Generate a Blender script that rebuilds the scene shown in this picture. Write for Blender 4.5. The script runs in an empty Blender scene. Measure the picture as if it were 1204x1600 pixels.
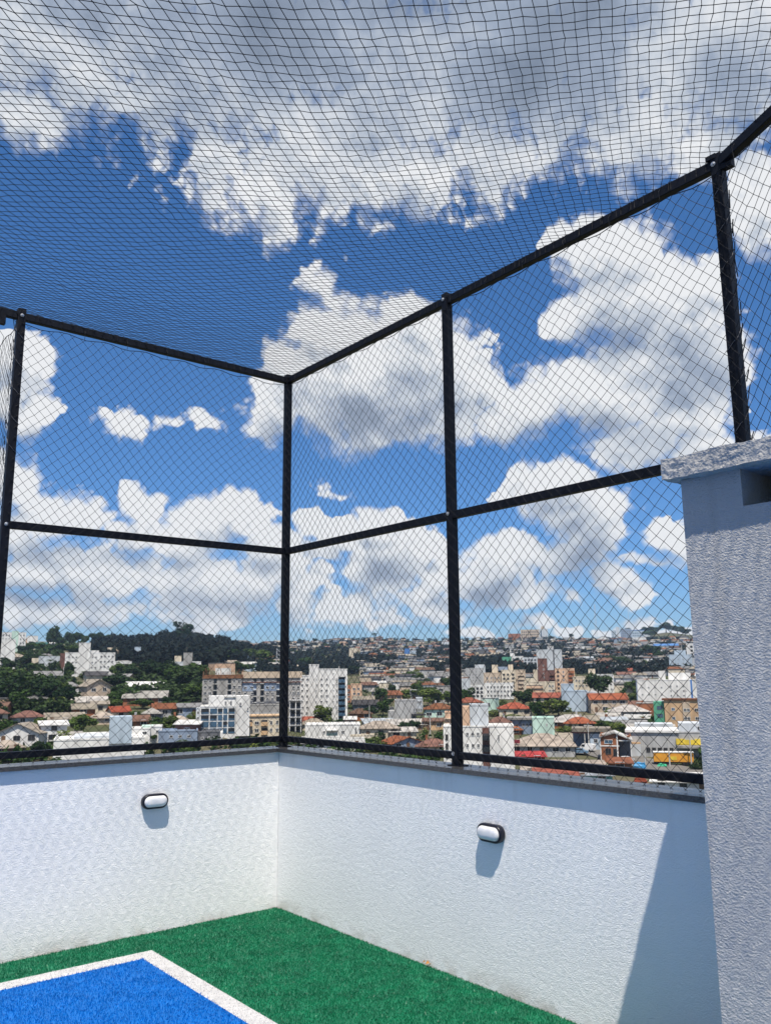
import bpy, bmesh, math, random
import numpy as np
from mathutils import Vector, Matrix, noise as mnoise
rnd = random.Random(7)
C = bpy.context.scene.collection

# ------------------------------------------------------------------ camera
EYE = Vector((0, 0, 1.6)); F_PX = 1326.4; CX, CY = 602, 800      # measured focal length and centre of the photograph (1204 x 1600)
PITCH, ROLL = 0.18976, -0.00871
fwd = Vector((0, math.cos(PITCH), math.sin(PITCH))); up0 = Vector((0, -math.sin(PITCH), math.cos(PITCH))); rt0 = Vector((1, 0, 0))
rt = rt0 * math.cos(ROLL) + up0 * math.sin(ROLL); upv = up0 * math.cos(ROLL) - rt0 * math.sin(ROLL)
cam = bpy.data.cameras.new('camera'); cam_o = bpy.data.objects.new('camera', cam); C.objects.link(cam_o)
m = Matrix((rt, upv, -fwd)).transposed().to_4x4(); m.translation = EYE; cam_o.matrix_world = m
cam.sensor_fit = 'VERTICAL'; cam.sensor_height = 36; cam.lens = 36 * F_PX / 1600; cam.clip_start = .05; cam.clip_end = 20000
bpy.context.scene.camera = cam_o

# terrace axes: the two parapet walls meet at W, R runs along one wall and L along the other
AZ = 0.89395
R = Vector((math.cos(AZ), -math.sin(AZ), 0)); L = Vector((-math.sin(AZ), -math.cos(AZ), 0)); Z = Vector((0, 0, 1))
W = Vector((-0.7886, 6.4002, 0))

# ------------------------------------------------------------------ sun, sky, exposure
sdir = (R * .365 + L * .27 + Z).normalized()
SUN_EL = math.asin(sdir.z)
sun = bpy.data.lights.new('sun', 'SUN'); sun.energy = 3.85; sun.angle = math.radians(.53); sun.color = (1.0, .93, .82)
sun_o = bpy.data.objects.new('sun', sun); C.objects.link(sun_o); sun_o.rotation_euler = sdir.to_track_quat('Z', 'Y').to_euler()
vs = bpy.context.scene.view_settings
vs.view_transform = 'Standard'; vs.look = 'None'; vs.exposure = 0.85; vs.gamma = 1; vs.use_curve_mapping = False
SKY_STRENGTH = 0.1; CLOUD_GAIN = 1 / (SKY_STRENGTH * 2 ** 0.85)

# clouds: (azimuth, elevation, half width, half height in degrees, amount)
CLOUDS = [(-24.74,37.49,10.53,5.97,1.2),(-12.77,37.4,11.92,7.42,1.2),(1.16,37.66,14.3,7.9,1.2),(14.53,37.36,11.76,7.02,1.2),(24.59,36.57,8.89,7.0,1.2),(-4.64,33.34,6.15,4.78,1.2),
    (2.03,32.62,7.1,3.35,1.2),(7.73,33.1,5.15,3.66,1.2),(-8.37,31.31,2.78,3.56,1.2),(18.72,33.64,6.03,3.82,1.2),(23.21,31.76,4.04,2.77,1.2),(-25.13,33.09,4.35,2.02,1.2),
    (-12.55,32.48,3.18,4.01,1.2),(-18.11,35.36,3.5,2.38,1.2),(25.87,28.35,2.3,3.88,1.2),(-21.31,41.93,15.08,5.93,1.44),(-2.23,44.42,17.09,6.61,1.44),(17.34,42.71,15.74,6.24,1.44),
    (-5.67,39.92,14.34,5.91,1.44),(9.89,38.22,13.98,6.03,1.44),(-16.55,38.94,11.66,4.84,1.2),(-4.58,26.02,2.3,2.21,0.66),(-3.19,24.83,2.76,1.62,0.72),(0.09,29.61,1.65,1.24,0.66),
    (-2.26,27.85,1.03,0.71,0.48),(1.89,24.82,1.15,0.73,0.6),(-0.42,24.44,1.84,0.57,0.42),(-3.41,22.37,4.33,3.1,1.2),(0.92,21.12,6.8,4.59,1.2),(-1.83,18.18,6.73,4.03,1.2),
    (4.52,19.78,4.27,5.03,1.2),(-8.08,17.65,3.31,2.74,1.2),(3.55,16.84,4.24,2.77,1.2),(1.87,23.59,3.21,2.05,1.2),(6.53,19.49,1.88,1.43,1.2),(-5.44,19.83,4.04,2.94,1.2),
    (8.28,18.35,1.33,1.09,0.72),(1.79,18.58,4.28,3.39,1.5),(-4.29,17.31,3.8,2.34,1.44),(-1.37,19.45,6.76,3.58,1.56),(-0.04,16.47,4.92,1.71,1.44),(15.11,26.72,4.34,2.89,1.2),
    (17.5,26.81,2.97,2.47,1.2),(15.33,23.55,4.28,3.56,1.2),(19.87,22.2,4.67,3.51,1.2),(21.64,23.89,3.0,2.66,1.2),(18.05,20.03,5.34,3.2,1.2),(22.03,19.14,2.93,2.94,1.2),
    (12.69,23.0,2.19,2.01,1.2),(22.84,19.42,2.32,2.72,1.2),(13.4,27.69,2.21,1.54,1.2),(12.44,18.51,4.73,2.69,1.2),(15.84,18.22,4.59,2.86,1.2),(19.41,16.24,4.79,2.62,1.2),
    (9.78,17.43,3.49,2.52,1.2),(7.98,16.46,3.08,1.91,1.2),(15.66,15.35,3.73,1.86,1.2),(20.48,14.5,3.72,1.93,1.2),(17.22,13.98,3.25,1.64,1.2),(24.29,14.09,2.22,1.57,1.2),
    (17.48,23.69,5.45,4.3,1.44),(21.01,21.25,3.99,3.89,1.44),(16.41,26.57,3.64,2.68,1.38),(15.4,17.85,6.69,3.07,1.5),(19.96,18.2,4.39,3.19,1.44),(10.22,17.4,3.27,2.31,1.32),
    (17.28,14.8,4.07,2.05,1.32),(-24.28,18.04,2.83,2.72,1.2),(-23.0,16.21,1.91,2.29,1.2),(-25.15,19.48,2.24,1.91,1.2),(-24.21,11.92,2.76,2.56,1.2),(-22.23,10.27,3.21,2.0,1.2),
    (-20.67,9.75,2.31,1.29,0.96),(-24.37,8.94,2.91,2.75,1.2),(-17.83,15.95,2.36,1.55,0.36),(-18.27,16.4,1.3,0.89,0.34),(-17.96,14.54,1.62,0.74,0.28),(-13.18,16.5,2.13,0.92,0.34),
    (-14.7,16.33,1.68,0.54,0.28),(-16.98,10.97,2.42,1.98,1.2),(-15.35,11.04,1.72,1.5,1.2),(-16.09,9.34,3.23,1.87,1.2),(-10.53,10.78,4.04,2.04,1.2),(-11.76,9.48,3.36,2.32,1.2),
    (-9.45,10.17,2.65,2.34,1.2),(-7.48,8.28,2.57,1.92,1.2),(-13.38,8.17,3.71,1.89,1.2),(-22.37,6.66,5.57,2.19,1.2),(-17.75,6.4,5.11,2.66,1.2),(-13.29,5.66,5.72,2.71,1.2),
    (-9.13,5.71,4.63,2.54,1.2),(-19.96,4.12,6.83,1.6,1.2),(-11.59,3.8,6.17,1.33,1.2),(-23.29,3.87,3.27,1.56,1.2),(-7.03,6.57,2.56,2.98,1.2),(-3.39,11.92,2.9,0.6,0.3),
    (-4.71,12.6,1.49,0.52,0.26),(-5.56,10.01,1.65,1.72,1.2),(-3.16,9.37,2.4,1.38,1.2),(-0.53,10.01,1.49,1.38,1.2),(-4.9,8.29,2.6,1.2,1.2),(0.76,7.84,3.48,2.8,1.2),
    (-0.12,6.56,2.82,2.36,1.2),(2.51,8.68,1.57,1.38,1.2),(3.34,6.74,3.02,1.72,1.2),(2.02,5.25,4.09,1.71,1.2),(-1.86,4.43,3.65,1.62,1.2),(-5.72,4.87,1.92,2.55,1.2),
    (-4.45,6.37,1.94,1.37,0.96),(3.73,4.38,3.42,1.19,1.2),(0.71,3.56,3.86,0.85,0.72),(7.25,7.73,2.57,1.62,1.2),(8.54,8.12,1.92,1.49,1.2),(7.19,6.02,3.19,2.04,1.2),
    (9.28,5.13,2.73,1.18,1.2),(9.8,7.57,1.18,0.85,0.96),(11.31,12.9,2.34,1.78,1.2),(12.78,12.61,2.31,2.1,1.2),(12.88,10.5,3.96,3.15,1.2),(14.9,9.55,2.86,2.71,1.2),
    (16.3,9.06,1.29,1.32,1.2),(12.71,7.13,4.13,1.89,1.2),(11.44,6.75,2.92,1.35,1.2),(8.69,11.96,1.94,0.68,0.72),(15.08,5.59,2.22,1.24,1.2),(16.03,4.73,1.91,0.66,0.96),
    (12.17,4.63,1.32,0.5,0.72),(19.29,8.07,1.75,1.83,1.2),(18.34,6.69,2.35,0.57,0.84),(20.28,6.79,2.29,1.21,1.2),(17.15,6.74,1.19,0.66,0.6),(13.09,10.49,3.96,3.57,1.38),
    (14.45,8.74,3.28,2.5,1.38),(7.65,6.86,2.98,2.34,1.38),(-0.11,7.85,4.13,3.23,1.38),(11.7,12.25,2.54,2.11,1.38),(5.61,2.87,2.12,0.67,0.84),(9.62,3.1,1.67,0.75,0.84),
    (11.67,2.77,2.05,0.58,0.84),(16.53,3.2,1.5,0.81,0.96),(14.51,2.72,2.41,0.57,0.72),(18.43,2.43,1.92,0.48,0.72),(-11.56,2.97,1.65,0.58,0.84),(-5.28,2.97,1.06,0.42,0.6),
    (16.77,6.97,1.59,0.41,0.6)]
GREYS = [(-8.61,40.74,17.8,6.83,1.3),(12.34,39.3,13.37,8.14,1.3),(2.71,41.28,18.15,4.81,1.0),(-1.77,35.92,9.6,3.99,0.5),(25.0,33.13,4.46,5.02,0.8),(-21.03,38.87,11.79,3.55,0.7),
    (-18.5,34.61,11.89,3.87,0.6),(-8.43,33.9,8.76,4.07,0.5),(1.2,40.02,13.98,6.17,0.9),(8.81,35.9,6.48,4.81,0.7),(-12.85,39.06,10.46,4.5,0.8),(23.73,36.43,7.68,5.22,0.9),
    (8.08,40.36,28.71,4.86,0.9),(17.03,34.6,3.86,2.59,0.5),(-5.63,36.88,6.6,3.04,0.55),(-1.83,16.69,7.26,2.67,0.8),(1.77,17.73,6.17,3.19,0.6),(-7.16,15.56,3.85,1.28,0.6),
    (16.03,21.06,3.95,2.01,0.8),(21.18,18.45,3.94,2.72,0.9),(13.14,15.53,6.35,2.09,0.8),(17.25,14.39,4.57,2.05,0.8),(10.61,16.54,3.25,1.58,0.4),(20.15,20.58,4.02,2.46,0.5),
    (-22.9,14.62,2.37,0.79,0.5),(-22.42,7.45,6.05,1.09,0.7),(-17.02,7.66,5.47,1.24,0.6),(-22.26,4.87,5.54,1.38,0.9),(-11.62,4.85,8.25,1.57,0.8),(-18.74,2.94,9.58,1.0,0.7),
    (-8.75,7.41,3.72,1.28,0.6),(-13.77,7.33,3.08,1.05,0.5),(-7.84,4.02,3.16,1.58,0.7),(-0.34,6.99,3.25,2.15,0.7),(-2.72,7.87,3.26,0.75,0.5),(2.44,4.61,4.29,0.75,0.5),
    (4.15,3.95,3.74,1.27,0.7),(-0.15,3.57,4.29,0.53,0.4),(12.71,7.13,5.67,3.14,0.95),(12.84,9.65,3.64,2.63,0.5),(7.59,5.16,3.71,2.12,0.8),(6.35,6.47,1.61,2.13,0.4),
    (15.04,4.97,2.51,0.62,0.6),(19.9,6.81,1.92,1.51,0.6),(-17.58,15.06,2.03,0.72,0.5),(-5.33,8.29,2.7,0.75,0.6)]

def build_sky():
    wd = bpy.data.worlds.new('World'); bpy.context.scene.world = wd; wd.use_nodes = True
    nt = wd.node_tree; nt.nodes.clear()
    def fieldgroup(name, blobs, soft, lo):
        g = bpy.data.node_groups.new(name, 'ShaderNodeTree')
        g.interface.new_socket('Vector', in_out='INPUT', socket_type='NodeSocketVector')
        g.interface.new_socket('Value', in_out='OUTPUT', socket_type='NodeSocketFloat')
        i = g.nodes.new('NodeGroupInput'); o = g.nodes.new('NodeGroupOutput'); acc = None
        for (a, e, ra, re, amp) in blobs:
            n = g.nodes.new('ShaderNodeVectorMath'); n.operation = 'MULTIPLY_ADD'
            n.inputs[1].default_value = (1 / ra, 1 / re, 0); n.inputs[2].default_value = (-a / ra, -e / re, 0)
            g.links.new(i.outputs[0], n.inputs[0])
            l = g.nodes.new('ShaderNodeVectorMath'); l.operation = 'LENGTH'; g.links.new(n.outputs[0], l.inputs[0])
            q = g.nodes.new('ShaderNodeMath'); q.operation = 'MULTIPLY_ADD'; q.inputs[1].default_value = -amp; q.inputs[2].default_value = amp
            g.links.new(l.outputs['Value'], q.inputs[0])
            if acc is None:
                acc = g.nodes.new('ShaderNodeMath'); acc.operation = 'MAXIMUM'; acc.inputs[1].default_value = lo; g.links.new(q.outputs[0], acc.inputs[0])
            else:
                mx = g.nodes.new('ShaderNodeMath'); mx.operation = 'SMOOTH_MAX'; mx.inputs[2].default_value = soft
                g.links.new(acc.outputs[0], mx.inputs[0]); g.links.new(q.outputs[0], mx.inputs[1]); acc = mx
        g.links.new(acc.outputs[0], o.inputs[0]); return g
    def mk(tree):
        def N(t, **k):
            n = tree.nodes.new(t)
            for a, b in k.items(): setattr(n, a, b)
            return n
        def put(sock, v):
            if hasattr(v, 'is_output'): tree.links.new(v, sock)
            else: sock.default_value = v
        def math_(op, a, b=0.0, c=0.0, clamp=False):
            n = N('ShaderNodeMath', operation=op, use_clamp=clamp); put(n.inputs[0], a); put(n.inputs[1], b); put(n.inputs[2], c); return n.outputs[0]
        def vec_(op, a, b=(0, 0, 0), c=(0, 0, 0)):
            n = N('ShaderNodeVectorMath', operation=op); put(n.inputs[0], a); put(n.inputs[1], b)
            if op == 'MULTIPLY_ADD': put(n.inputs[2], c)
            if op == 'SCALE': put(n.inputs['Scale'], b if not isinstance(b, tuple) else 1.0)
            return n.outputs[0]
        def noise(v, scale, detail, rough=.55, dist=0.0):
            n = N('ShaderNodeTexNoise', noise_dimensions='2D'); put(n.inputs['Vector'], v); n.inputs['Scale'].default_value = scale; n.inputs['Detail'].default_value = detail
            n.inputs['Roughness'].default_value = rough; n.inputs['Distortion'].default_value = dist; return n
        def ramp(v, a, b, t0=0.0, t1=1.0, kind='SMOOTHSTEP'):
            n = N('ShaderNodeMapRange', interpolation_type=kind); put(n.inputs[0], v)
            n.inputs[1].default_value = a; n.inputs[2].default_value = b; n.inputs[3].default_value = t0; n.inputs[4].default_value = t1; return n.outputs[0]
        return N, put, math_, vec_, noise, ramp
    blobs = fieldgroup('cloud_masses', CLOUDS, .22, -1.1)
    greys = fieldgroup('cloud_undersides', GREYS, .3, 0)
    # density of cloud at a point of the sky (degrees)
    def density(name, fine):
        dg = bpy.data.node_groups.new(name, 'ShaderNodeTree')
        dg.interface.new_socket('Vector', in_out='INPUT', socket_type='NodeSocketVector')
        dg.interface.new_socket('Density', in_out='OUTPUT', socket_type='NodeSocketFloat')
        N, put, M_, V_, NO, RA = mk(dg)
        gi = N('NodeGroupInput').outputs[0]; go = N('NodeGroupOutput')
        w1 = NO(gi, .15, 1).outputs['Color']; w2 = NO(gi, .5, 2).outputs['Color']
        p = V_('MULTIPLY_ADD', w1, (3.4, 2.4, 0), gi); p = V_('MULTIPLY_ADD', w2, (1.7, 1.3, 0), p)
        p = V_('ADD', p, (-2.55, -1.85, 0))
        bg = N('ShaderNodeGroup', node_tree=blobs); put(bg.inputs[0], p)
        # the rest of the sky carries broken cumulus of the same sort
        sep = N('ShaderNodeSeparateXYZ'); put(sep.inputs[0], gi)
        wide = RA(M_('ABSOLUTE', sep.outputs[0]), 29, 36); high = RA(sep.outputs[1], 45, 52)
        outside = M_('MAXIMUM', wide, high)
        gen = M_('MULTIPLY_ADD', NO(gi, .055, 2, .5).outputs['Fac'], 5.0, -2.55)
        gen = M_('ADD', gen, M_('MULTIPLY_ADD', outside, 3.0, -3.0))
        base = M_('SMOOTH_MAX', bg.outputs[0], gen, .2)
        d = M_('MULTIPLY_ADD', NO(gi, .26, 7 if fine else 2, .52).outputs['Fac'], 0.85, -.385); d = M_('ADD', d, base)
        if fine:
            vo = N('ShaderNodeTexVoronoi', feature='F1', voronoi_dimensions='2D'); put(vo.inputs['Vector'], V_('MULTIPLY_ADD', w2, (1.2, 1.2, 0), gi)); vo.inputs['Scale'].default_value = .85
            vo.inputs['Detail'].default_value = 2; vo.inputs['Roughness'].default_value = .55
            d = M_('ADD', d, M_('MULTIPLY_ADD', vo.outputs['Distance'], -.30, .135))
        put(go.inputs[0], d); return dg
    dg = density('cloud_density', True); dgs = density('cloud_depth', False)
    # world
    N, put, M_, V_, NO, RA = mk(nt)
    tc = N('ShaderNodeTexCoord').outputs['Generated']
    s = N('ShaderNodeSeparateXYZ'); put(s.inputs[0], tc)
    az = M_('MULTIPLY', M_('ARCTAN2', s.outputs[0], s.outputs[1]), 57.2958)
    el = M_('MULTIPLY', M_('ARCSINE', s.outputs[2]), 57.2958)
    cb = N('ShaderNodeCombineXYZ'); put(cb.inputs[0], az); put(cb.inputs[1], el); P = cb.outputs[0]
    d0 = N('ShaderNodeGroup', node_tree=dg); put(d0.inputs[0], P)
    du = N('ShaderNodeGroup', node_tree=dgs); put(du.inputs[0], V_('ADD', P, (.25, 1.5, 0)))
    gr = N('ShaderNodeGroup', node_tree=greys); put(gr.inputs[0], V_('MULTIPLY_ADD', NO(P, .3, 3).outputs['Color'], (3.2, 2.2, 0), V_('ADD', P, (-1.6, -1.1, 0))))
    D0 = d0.outputs[0]; DU = du.outputs[0]; G = gr.outputs[0]
    soft = M_('ADD', RA(NO(P, .22, 2).outputs['Fac'], .38, .64, .2, .5), RA(M_('SUBTRACT', DU, D0), -.05, .55, 0.0, .45))
    alpha = N('ShaderNodeMapRange', interpolation_type='SMOOTHSTEP'); put(alpha.inputs[0], D0); alpha.inputs[1].default_value = 0.04; put(alpha.inputs[2], soft)
    a = alpha.outputs[0]
    lit = RA(DU, .25, 1.8, 1.08, .62)
    relief = M_('MULTIPLY', RA(M_('SUBTRACT', D0, DU), -.5, .6, -.14, .14, 'LINEAR'), M_('MULTIPLY_ADD', G, -.8, 1.0, True))
    lit = M_('ADD', lit, relief)
    lit = M_('SUBTRACT', lit, M_('MULTIPLY', G, .66))
    Pu = V_('ADD', P, (.15, .55, 0))
    puff = M_('SUBTRACT', NO(Pu, .55, 6, .6).outputs['Fac'], NO(P, .55, 6, .6).outputs['Fac'])
    def billow(v):
        n = N('ShaderNodeTexVoronoi', feature='F1', voronoi_dimensions='2D'); put(n.inputs['Vector'], V_('MULTIPLY_ADD', NO(v, .9, 2).outputs['Color'], (1.3, 1.3, 0), v)); n.inputs['Scale'].default_value = .75; n.inputs['Detail'].default_value = 2; return n.outputs['Distance']
    bil = M_('SUBTRACT', billow(Pu), billow(P))
    det = M_('SUBTRACT', M_('SUBTRACT', M_('MULTIPLY', bil, .18), M_('MULTIPLY', puff, .6)), M_('MULTIPLY_ADD', NO(P, .3, 5, .55).outputs['Fac'], .26, -.13))
    det = M_('MULTIPLY', det, M_('MULTIPLY_ADD', G, -.8, 1.0, True))
    lit = M_('ADD', lit, det); lit = M_('ADD', lit, M_('MULTIPLY_ADD', NO(P, .11, 3, .5).outputs['Fac'], .5, -.25), 0, True)
    cr = N('ShaderNodeValToRGB'); put(cr.inputs[0], lit); els = cr.color_ramp.elements
    K = CLOUD_GAIN
    els[0].position = 0; els[0].color = (.205 * K, .255 * K, .345 * K, 1)
    els[1].position = 1; els[1].color = (.86 * K, .875 * K, .90 * K, 1)
    e = els.new(.35); e.color = (.345 * K, .41 * K, .525 * K, 1)
    e = els.new(.65); e.color = (.59 * K, .64 * K, .715 * K, 1)
    sk = N('ShaderNodeTexSky', sky_type='NISHITA'); sk.sun_disc = False; sk.sun_elevation = SUN_EL; sk.sun_rotation = math.atan2(sdir.x, sdir.y)
    sk.altitude = 2500; sk.air_density = .9; sk.dust_density = 0; sk.ozone_density = 5.0
    sr = N('ShaderNodeSeparateXYZ'); put(sr.inputs[0], sk.outputs[0])
    soften = M_('DIVIDE', 1.06, M_('MULTIPLY_ADD', sr.outputs[0], .24, 1.0))
    hs = N('ShaderNodeHueSaturation'); hs.inputs['Saturation'].default_value = 1.18; put(hs.inputs['Value'], soften); put(hs.inputs['Color'], sk.outputs[0])
    mx = N('ShaderNodeMix', data_type='RGBA'); put(mx.inputs[0], a); put(mx.inputs[6], hs.outputs[0]); put(mx.inputs[7], cr.outputs[0])
    bgn = N('ShaderNodeBackground'); put(bgn.inputs[0], mx.outputs[2]); bgn.inputs[1].default_value = SKY_STRENGTH
    out = N('ShaderNodeOutputWorld'); put(out.inputs[0], bgn.outputs[0])
    wd.cycles.sampling_method = 'MANUAL'; wd.cycles.sample_map_resolution = 512
build_sky()
bpy.context.scene.cycles.max_bounces = 6; bpy.context.scene.cycles.diffuse_bounces = 3; bpy.context.scene.cycles.glossy_bounces = 2
bpy.context.scene.cycles.transparent_max_bounces = 4

# ------------------------------------------------------------------ helpers
def tag(o, label=None, cat=None, group=None, kind=None):
    if label: o['label'] = label
    if cat: o['category'] = cat
    if group: o['group'] = group
    if kind: o['kind'] = kind
    return o
def empty(name, loc=(0, 0, 0), mat=None):
    o = bpy.data.objects.new(name, None); C.objects.link(o)
    if mat is not None: o.matrix_world = mat
    else: o.location = loc
    o.empty_display_size = .1
    return o
def link(name, me, parent=None, loc=None, rot=None):
    o = bpy.data.objects.new(name, me); C.objects.link(o); o.parent = parent
    if loc is not None: o.location = loc
    if rot is not None: o.rotation_euler = rot
    return o
class MB:
    """collects boxes, prisms and quads and links them as one mesh object"""
    def __init__(s): s.v = []; s.f = []; s.mi = []
    def add(s, vs, fs, mi=0):
        k = len(s.v); s.v += [tuple(v) for v in vs]; s.f += [tuple(i + k for i in f) for f in fs]; s.mi += [mi] * len(fs)
    def box(s, x0, x1, y0, y1, z0, z1, mi=0):
        s.add([(x0, y0, z0), (x1, y0, z0), (x1, y1, z0), (x0, y1, z0), (x0, y0, z1), (x1, y0, z1), (x1, y1, z1), (x0, y1, z1)],
              [(0, 3, 2, 1), (4, 5, 6, 7), (0, 1, 5, 4), (1, 2, 6, 5), (2, 3, 7, 6), (3, 0, 4, 7)], mi)
    def obox(s, o, ax, ay, az, mi=0):          # box from a corner point and three edge vectors
        o = Vector(o); P = [o, o + ax, o + ax + ay, o + ay]; P += [q + az for q in P]
        fs = [(0, 3, 2, 1), (4, 5, 6, 7), (0, 1, 5, 4), (1, 2, 6, 5), (2, 3, 7, 6), (3, 0, 4, 7)]
        if ax.cross(ay).dot(az) < 0: fs = [f[::-1] for f in fs]
        s.add(P, fs, mi)
    def tube(s, pts, r, n=6, mi=0):
        pts = [Vector(p) for p in pts]; rings = []
        for i, p in enumerate(pts):
            t = (pts[min(i + 1, len(pts) - 1)] - pts[max(i - 1, 0)]).normalized()
            a = t.cross(Vector((.31, .17, .93))).normalized(); b = t.cross(a)
            rr = r[i] if isinstance(r, (list, tuple)) else r
            rings.append([p + (a * math.cos(2 * math.pi * k / n) + b * math.sin(2 * math.pi * k / n)) * rr for k in range(n)])
        vs = [v for q in rings for v in q]; fs = []
        for i in range(len(pts) - 1):
            for k in range(n):
                fs.append((i * n + k, i * n + (k + 1) % n, (i + 1) * n + (k + 1) % n, (i + 1) * n + k))
        fs += [tuple(range(n))[::-1], tuple((len(pts) - 1) * n + k for k in range(n))]
        s.add(vs, fs, mi)
    def mesh(s, name, mats, smooth=False):
        me = bpy.data.meshes.new(name); me.from_pydata(s.v, [], s.f)
        for m_ in (mats if isinstance(mats, (list, tuple)) else [mats]): me.materials.append(m_)
        if any(s.mi): me.polygons.foreach_set('material_index', s.mi)
        if smooth: me.polygons.foreach_set('use_smooth', [True] * len(s.f))
        me.update(); return me
    def build(s, name, mats, parent=None, loc=None, rot=None, smooth=False):
        return link(name, s.mesh(name, mats, smooth), parent, loc, rot)

def material(name, col, rough=.7, spec=.3, var=0.0, vscale=3.0, bump=0.0, bscale=60.0, detail=5, col2=None, stretch=None, metal=0.0, c2scale=None, hue_by_object=0.0):
    """procedural paint: base colour with a second noise colour, fine relief"""
    m_ = bpy.data.materials.new(name); m_.use_nodes = True; nt = m_.node_tree; b = nt.nodes['Principled BSDF']
    b.inputs['Roughness'].default_value = rough; b.inputs['Specular IOR Level'].default_value = spec; b.inputs['Metallic'].default_value = metal
    b.inputs['Base Color'].default_value = (*col, 1)
    tc = nt.nodes.new('ShaderNodeTexCoord'); vec = tc.outputs['Object']
    if stretch:
        mp = nt.nodes.new('ShaderNodeMapping'); mp.inputs['Scale'].default_value = stretch; nt.links.new(vec, mp.inputs[0]); vec = mp.outputs[0]
    out = None
    if var or col2:
        n = nt.nodes.new('ShaderNodeTexNoise'); n.inputs['Scale'].default_value = vscale; n.inputs['Detail'].default_value = detail; nt.links.new(vec, n.inputs['Vector'])
        r = nt.nodes.new('ShaderNodeMapRange'); r.inputs[1].default_value = .35; r.inputs[2].default_value = .65; nt.links.new(n.outputs['Fac'], r.inputs[0])
        mx = nt.nodes.new('ShaderNodeMix'); mx.data_type = 'RGBA'; nt.links.new(r.outputs[0], mx.inputs[0])
        c2 = col2 or tuple(c * (1 - var) for c in col)
        mx.inputs[6].default_value = (*col, 1); mx.inputs[7].default_value = (*c2, 1); nt.links.new(mx.outputs[2], b.inputs['Base Color']); out = mx.outputs[2]
    if hue_by_object:
        oi = nt.nodes.new('ShaderNodeObjectInfo'); hs = nt.nodes.new('ShaderNodeHueSaturation')
        r = nt.nodes.new('ShaderNodeMapRange'); nt.links.new(oi.outputs['Random'], r.inputs[0]); r.inputs[3].default_value = 1 - hue_by_object; r.inputs[4].default_value = 1 + hue_by_object
        nt.links.new(r.outputs[0], hs.inputs['Value'])
        r2 = nt.nodes.new('ShaderNodeMapRange'); nt.links.new(oi.outputs['Random'], r2.inputs[0]); r2.inputs[3].default_value = .5 + hue_by_object * .06; r2.inputs[4].default_value = .5 - hue_by_object * .06
        nt.links.new(r2.outputs[0], hs.inputs['Hue'])
        if out: nt.links.new(out, hs.inputs['Color'])
        else: hs.inputs['Color'].default_value = (*col, 1)
        nt.links.new(hs.outputs[0], b.inputs['Base Color'])
    if bump:
        n = nt.nodes.new('ShaderNodeTexNoise'); n.inputs['Scale'].default_value = bscale; n.inputs['Detail'].default_value = 3; nt.links.new(vec, n.inputs['Vector'])
        bp = nt.nodes.new('ShaderNodeBump'); bp.inputs['Strength'].default_value = 1.0; bp.inputs['Distance'].default_value = bump
        nt.links.new(n.outputs['Fac'], bp.inputs['Height']); nt.links.new(bp.outputs[0], b.inputs['Normal'])
    return m_

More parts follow.
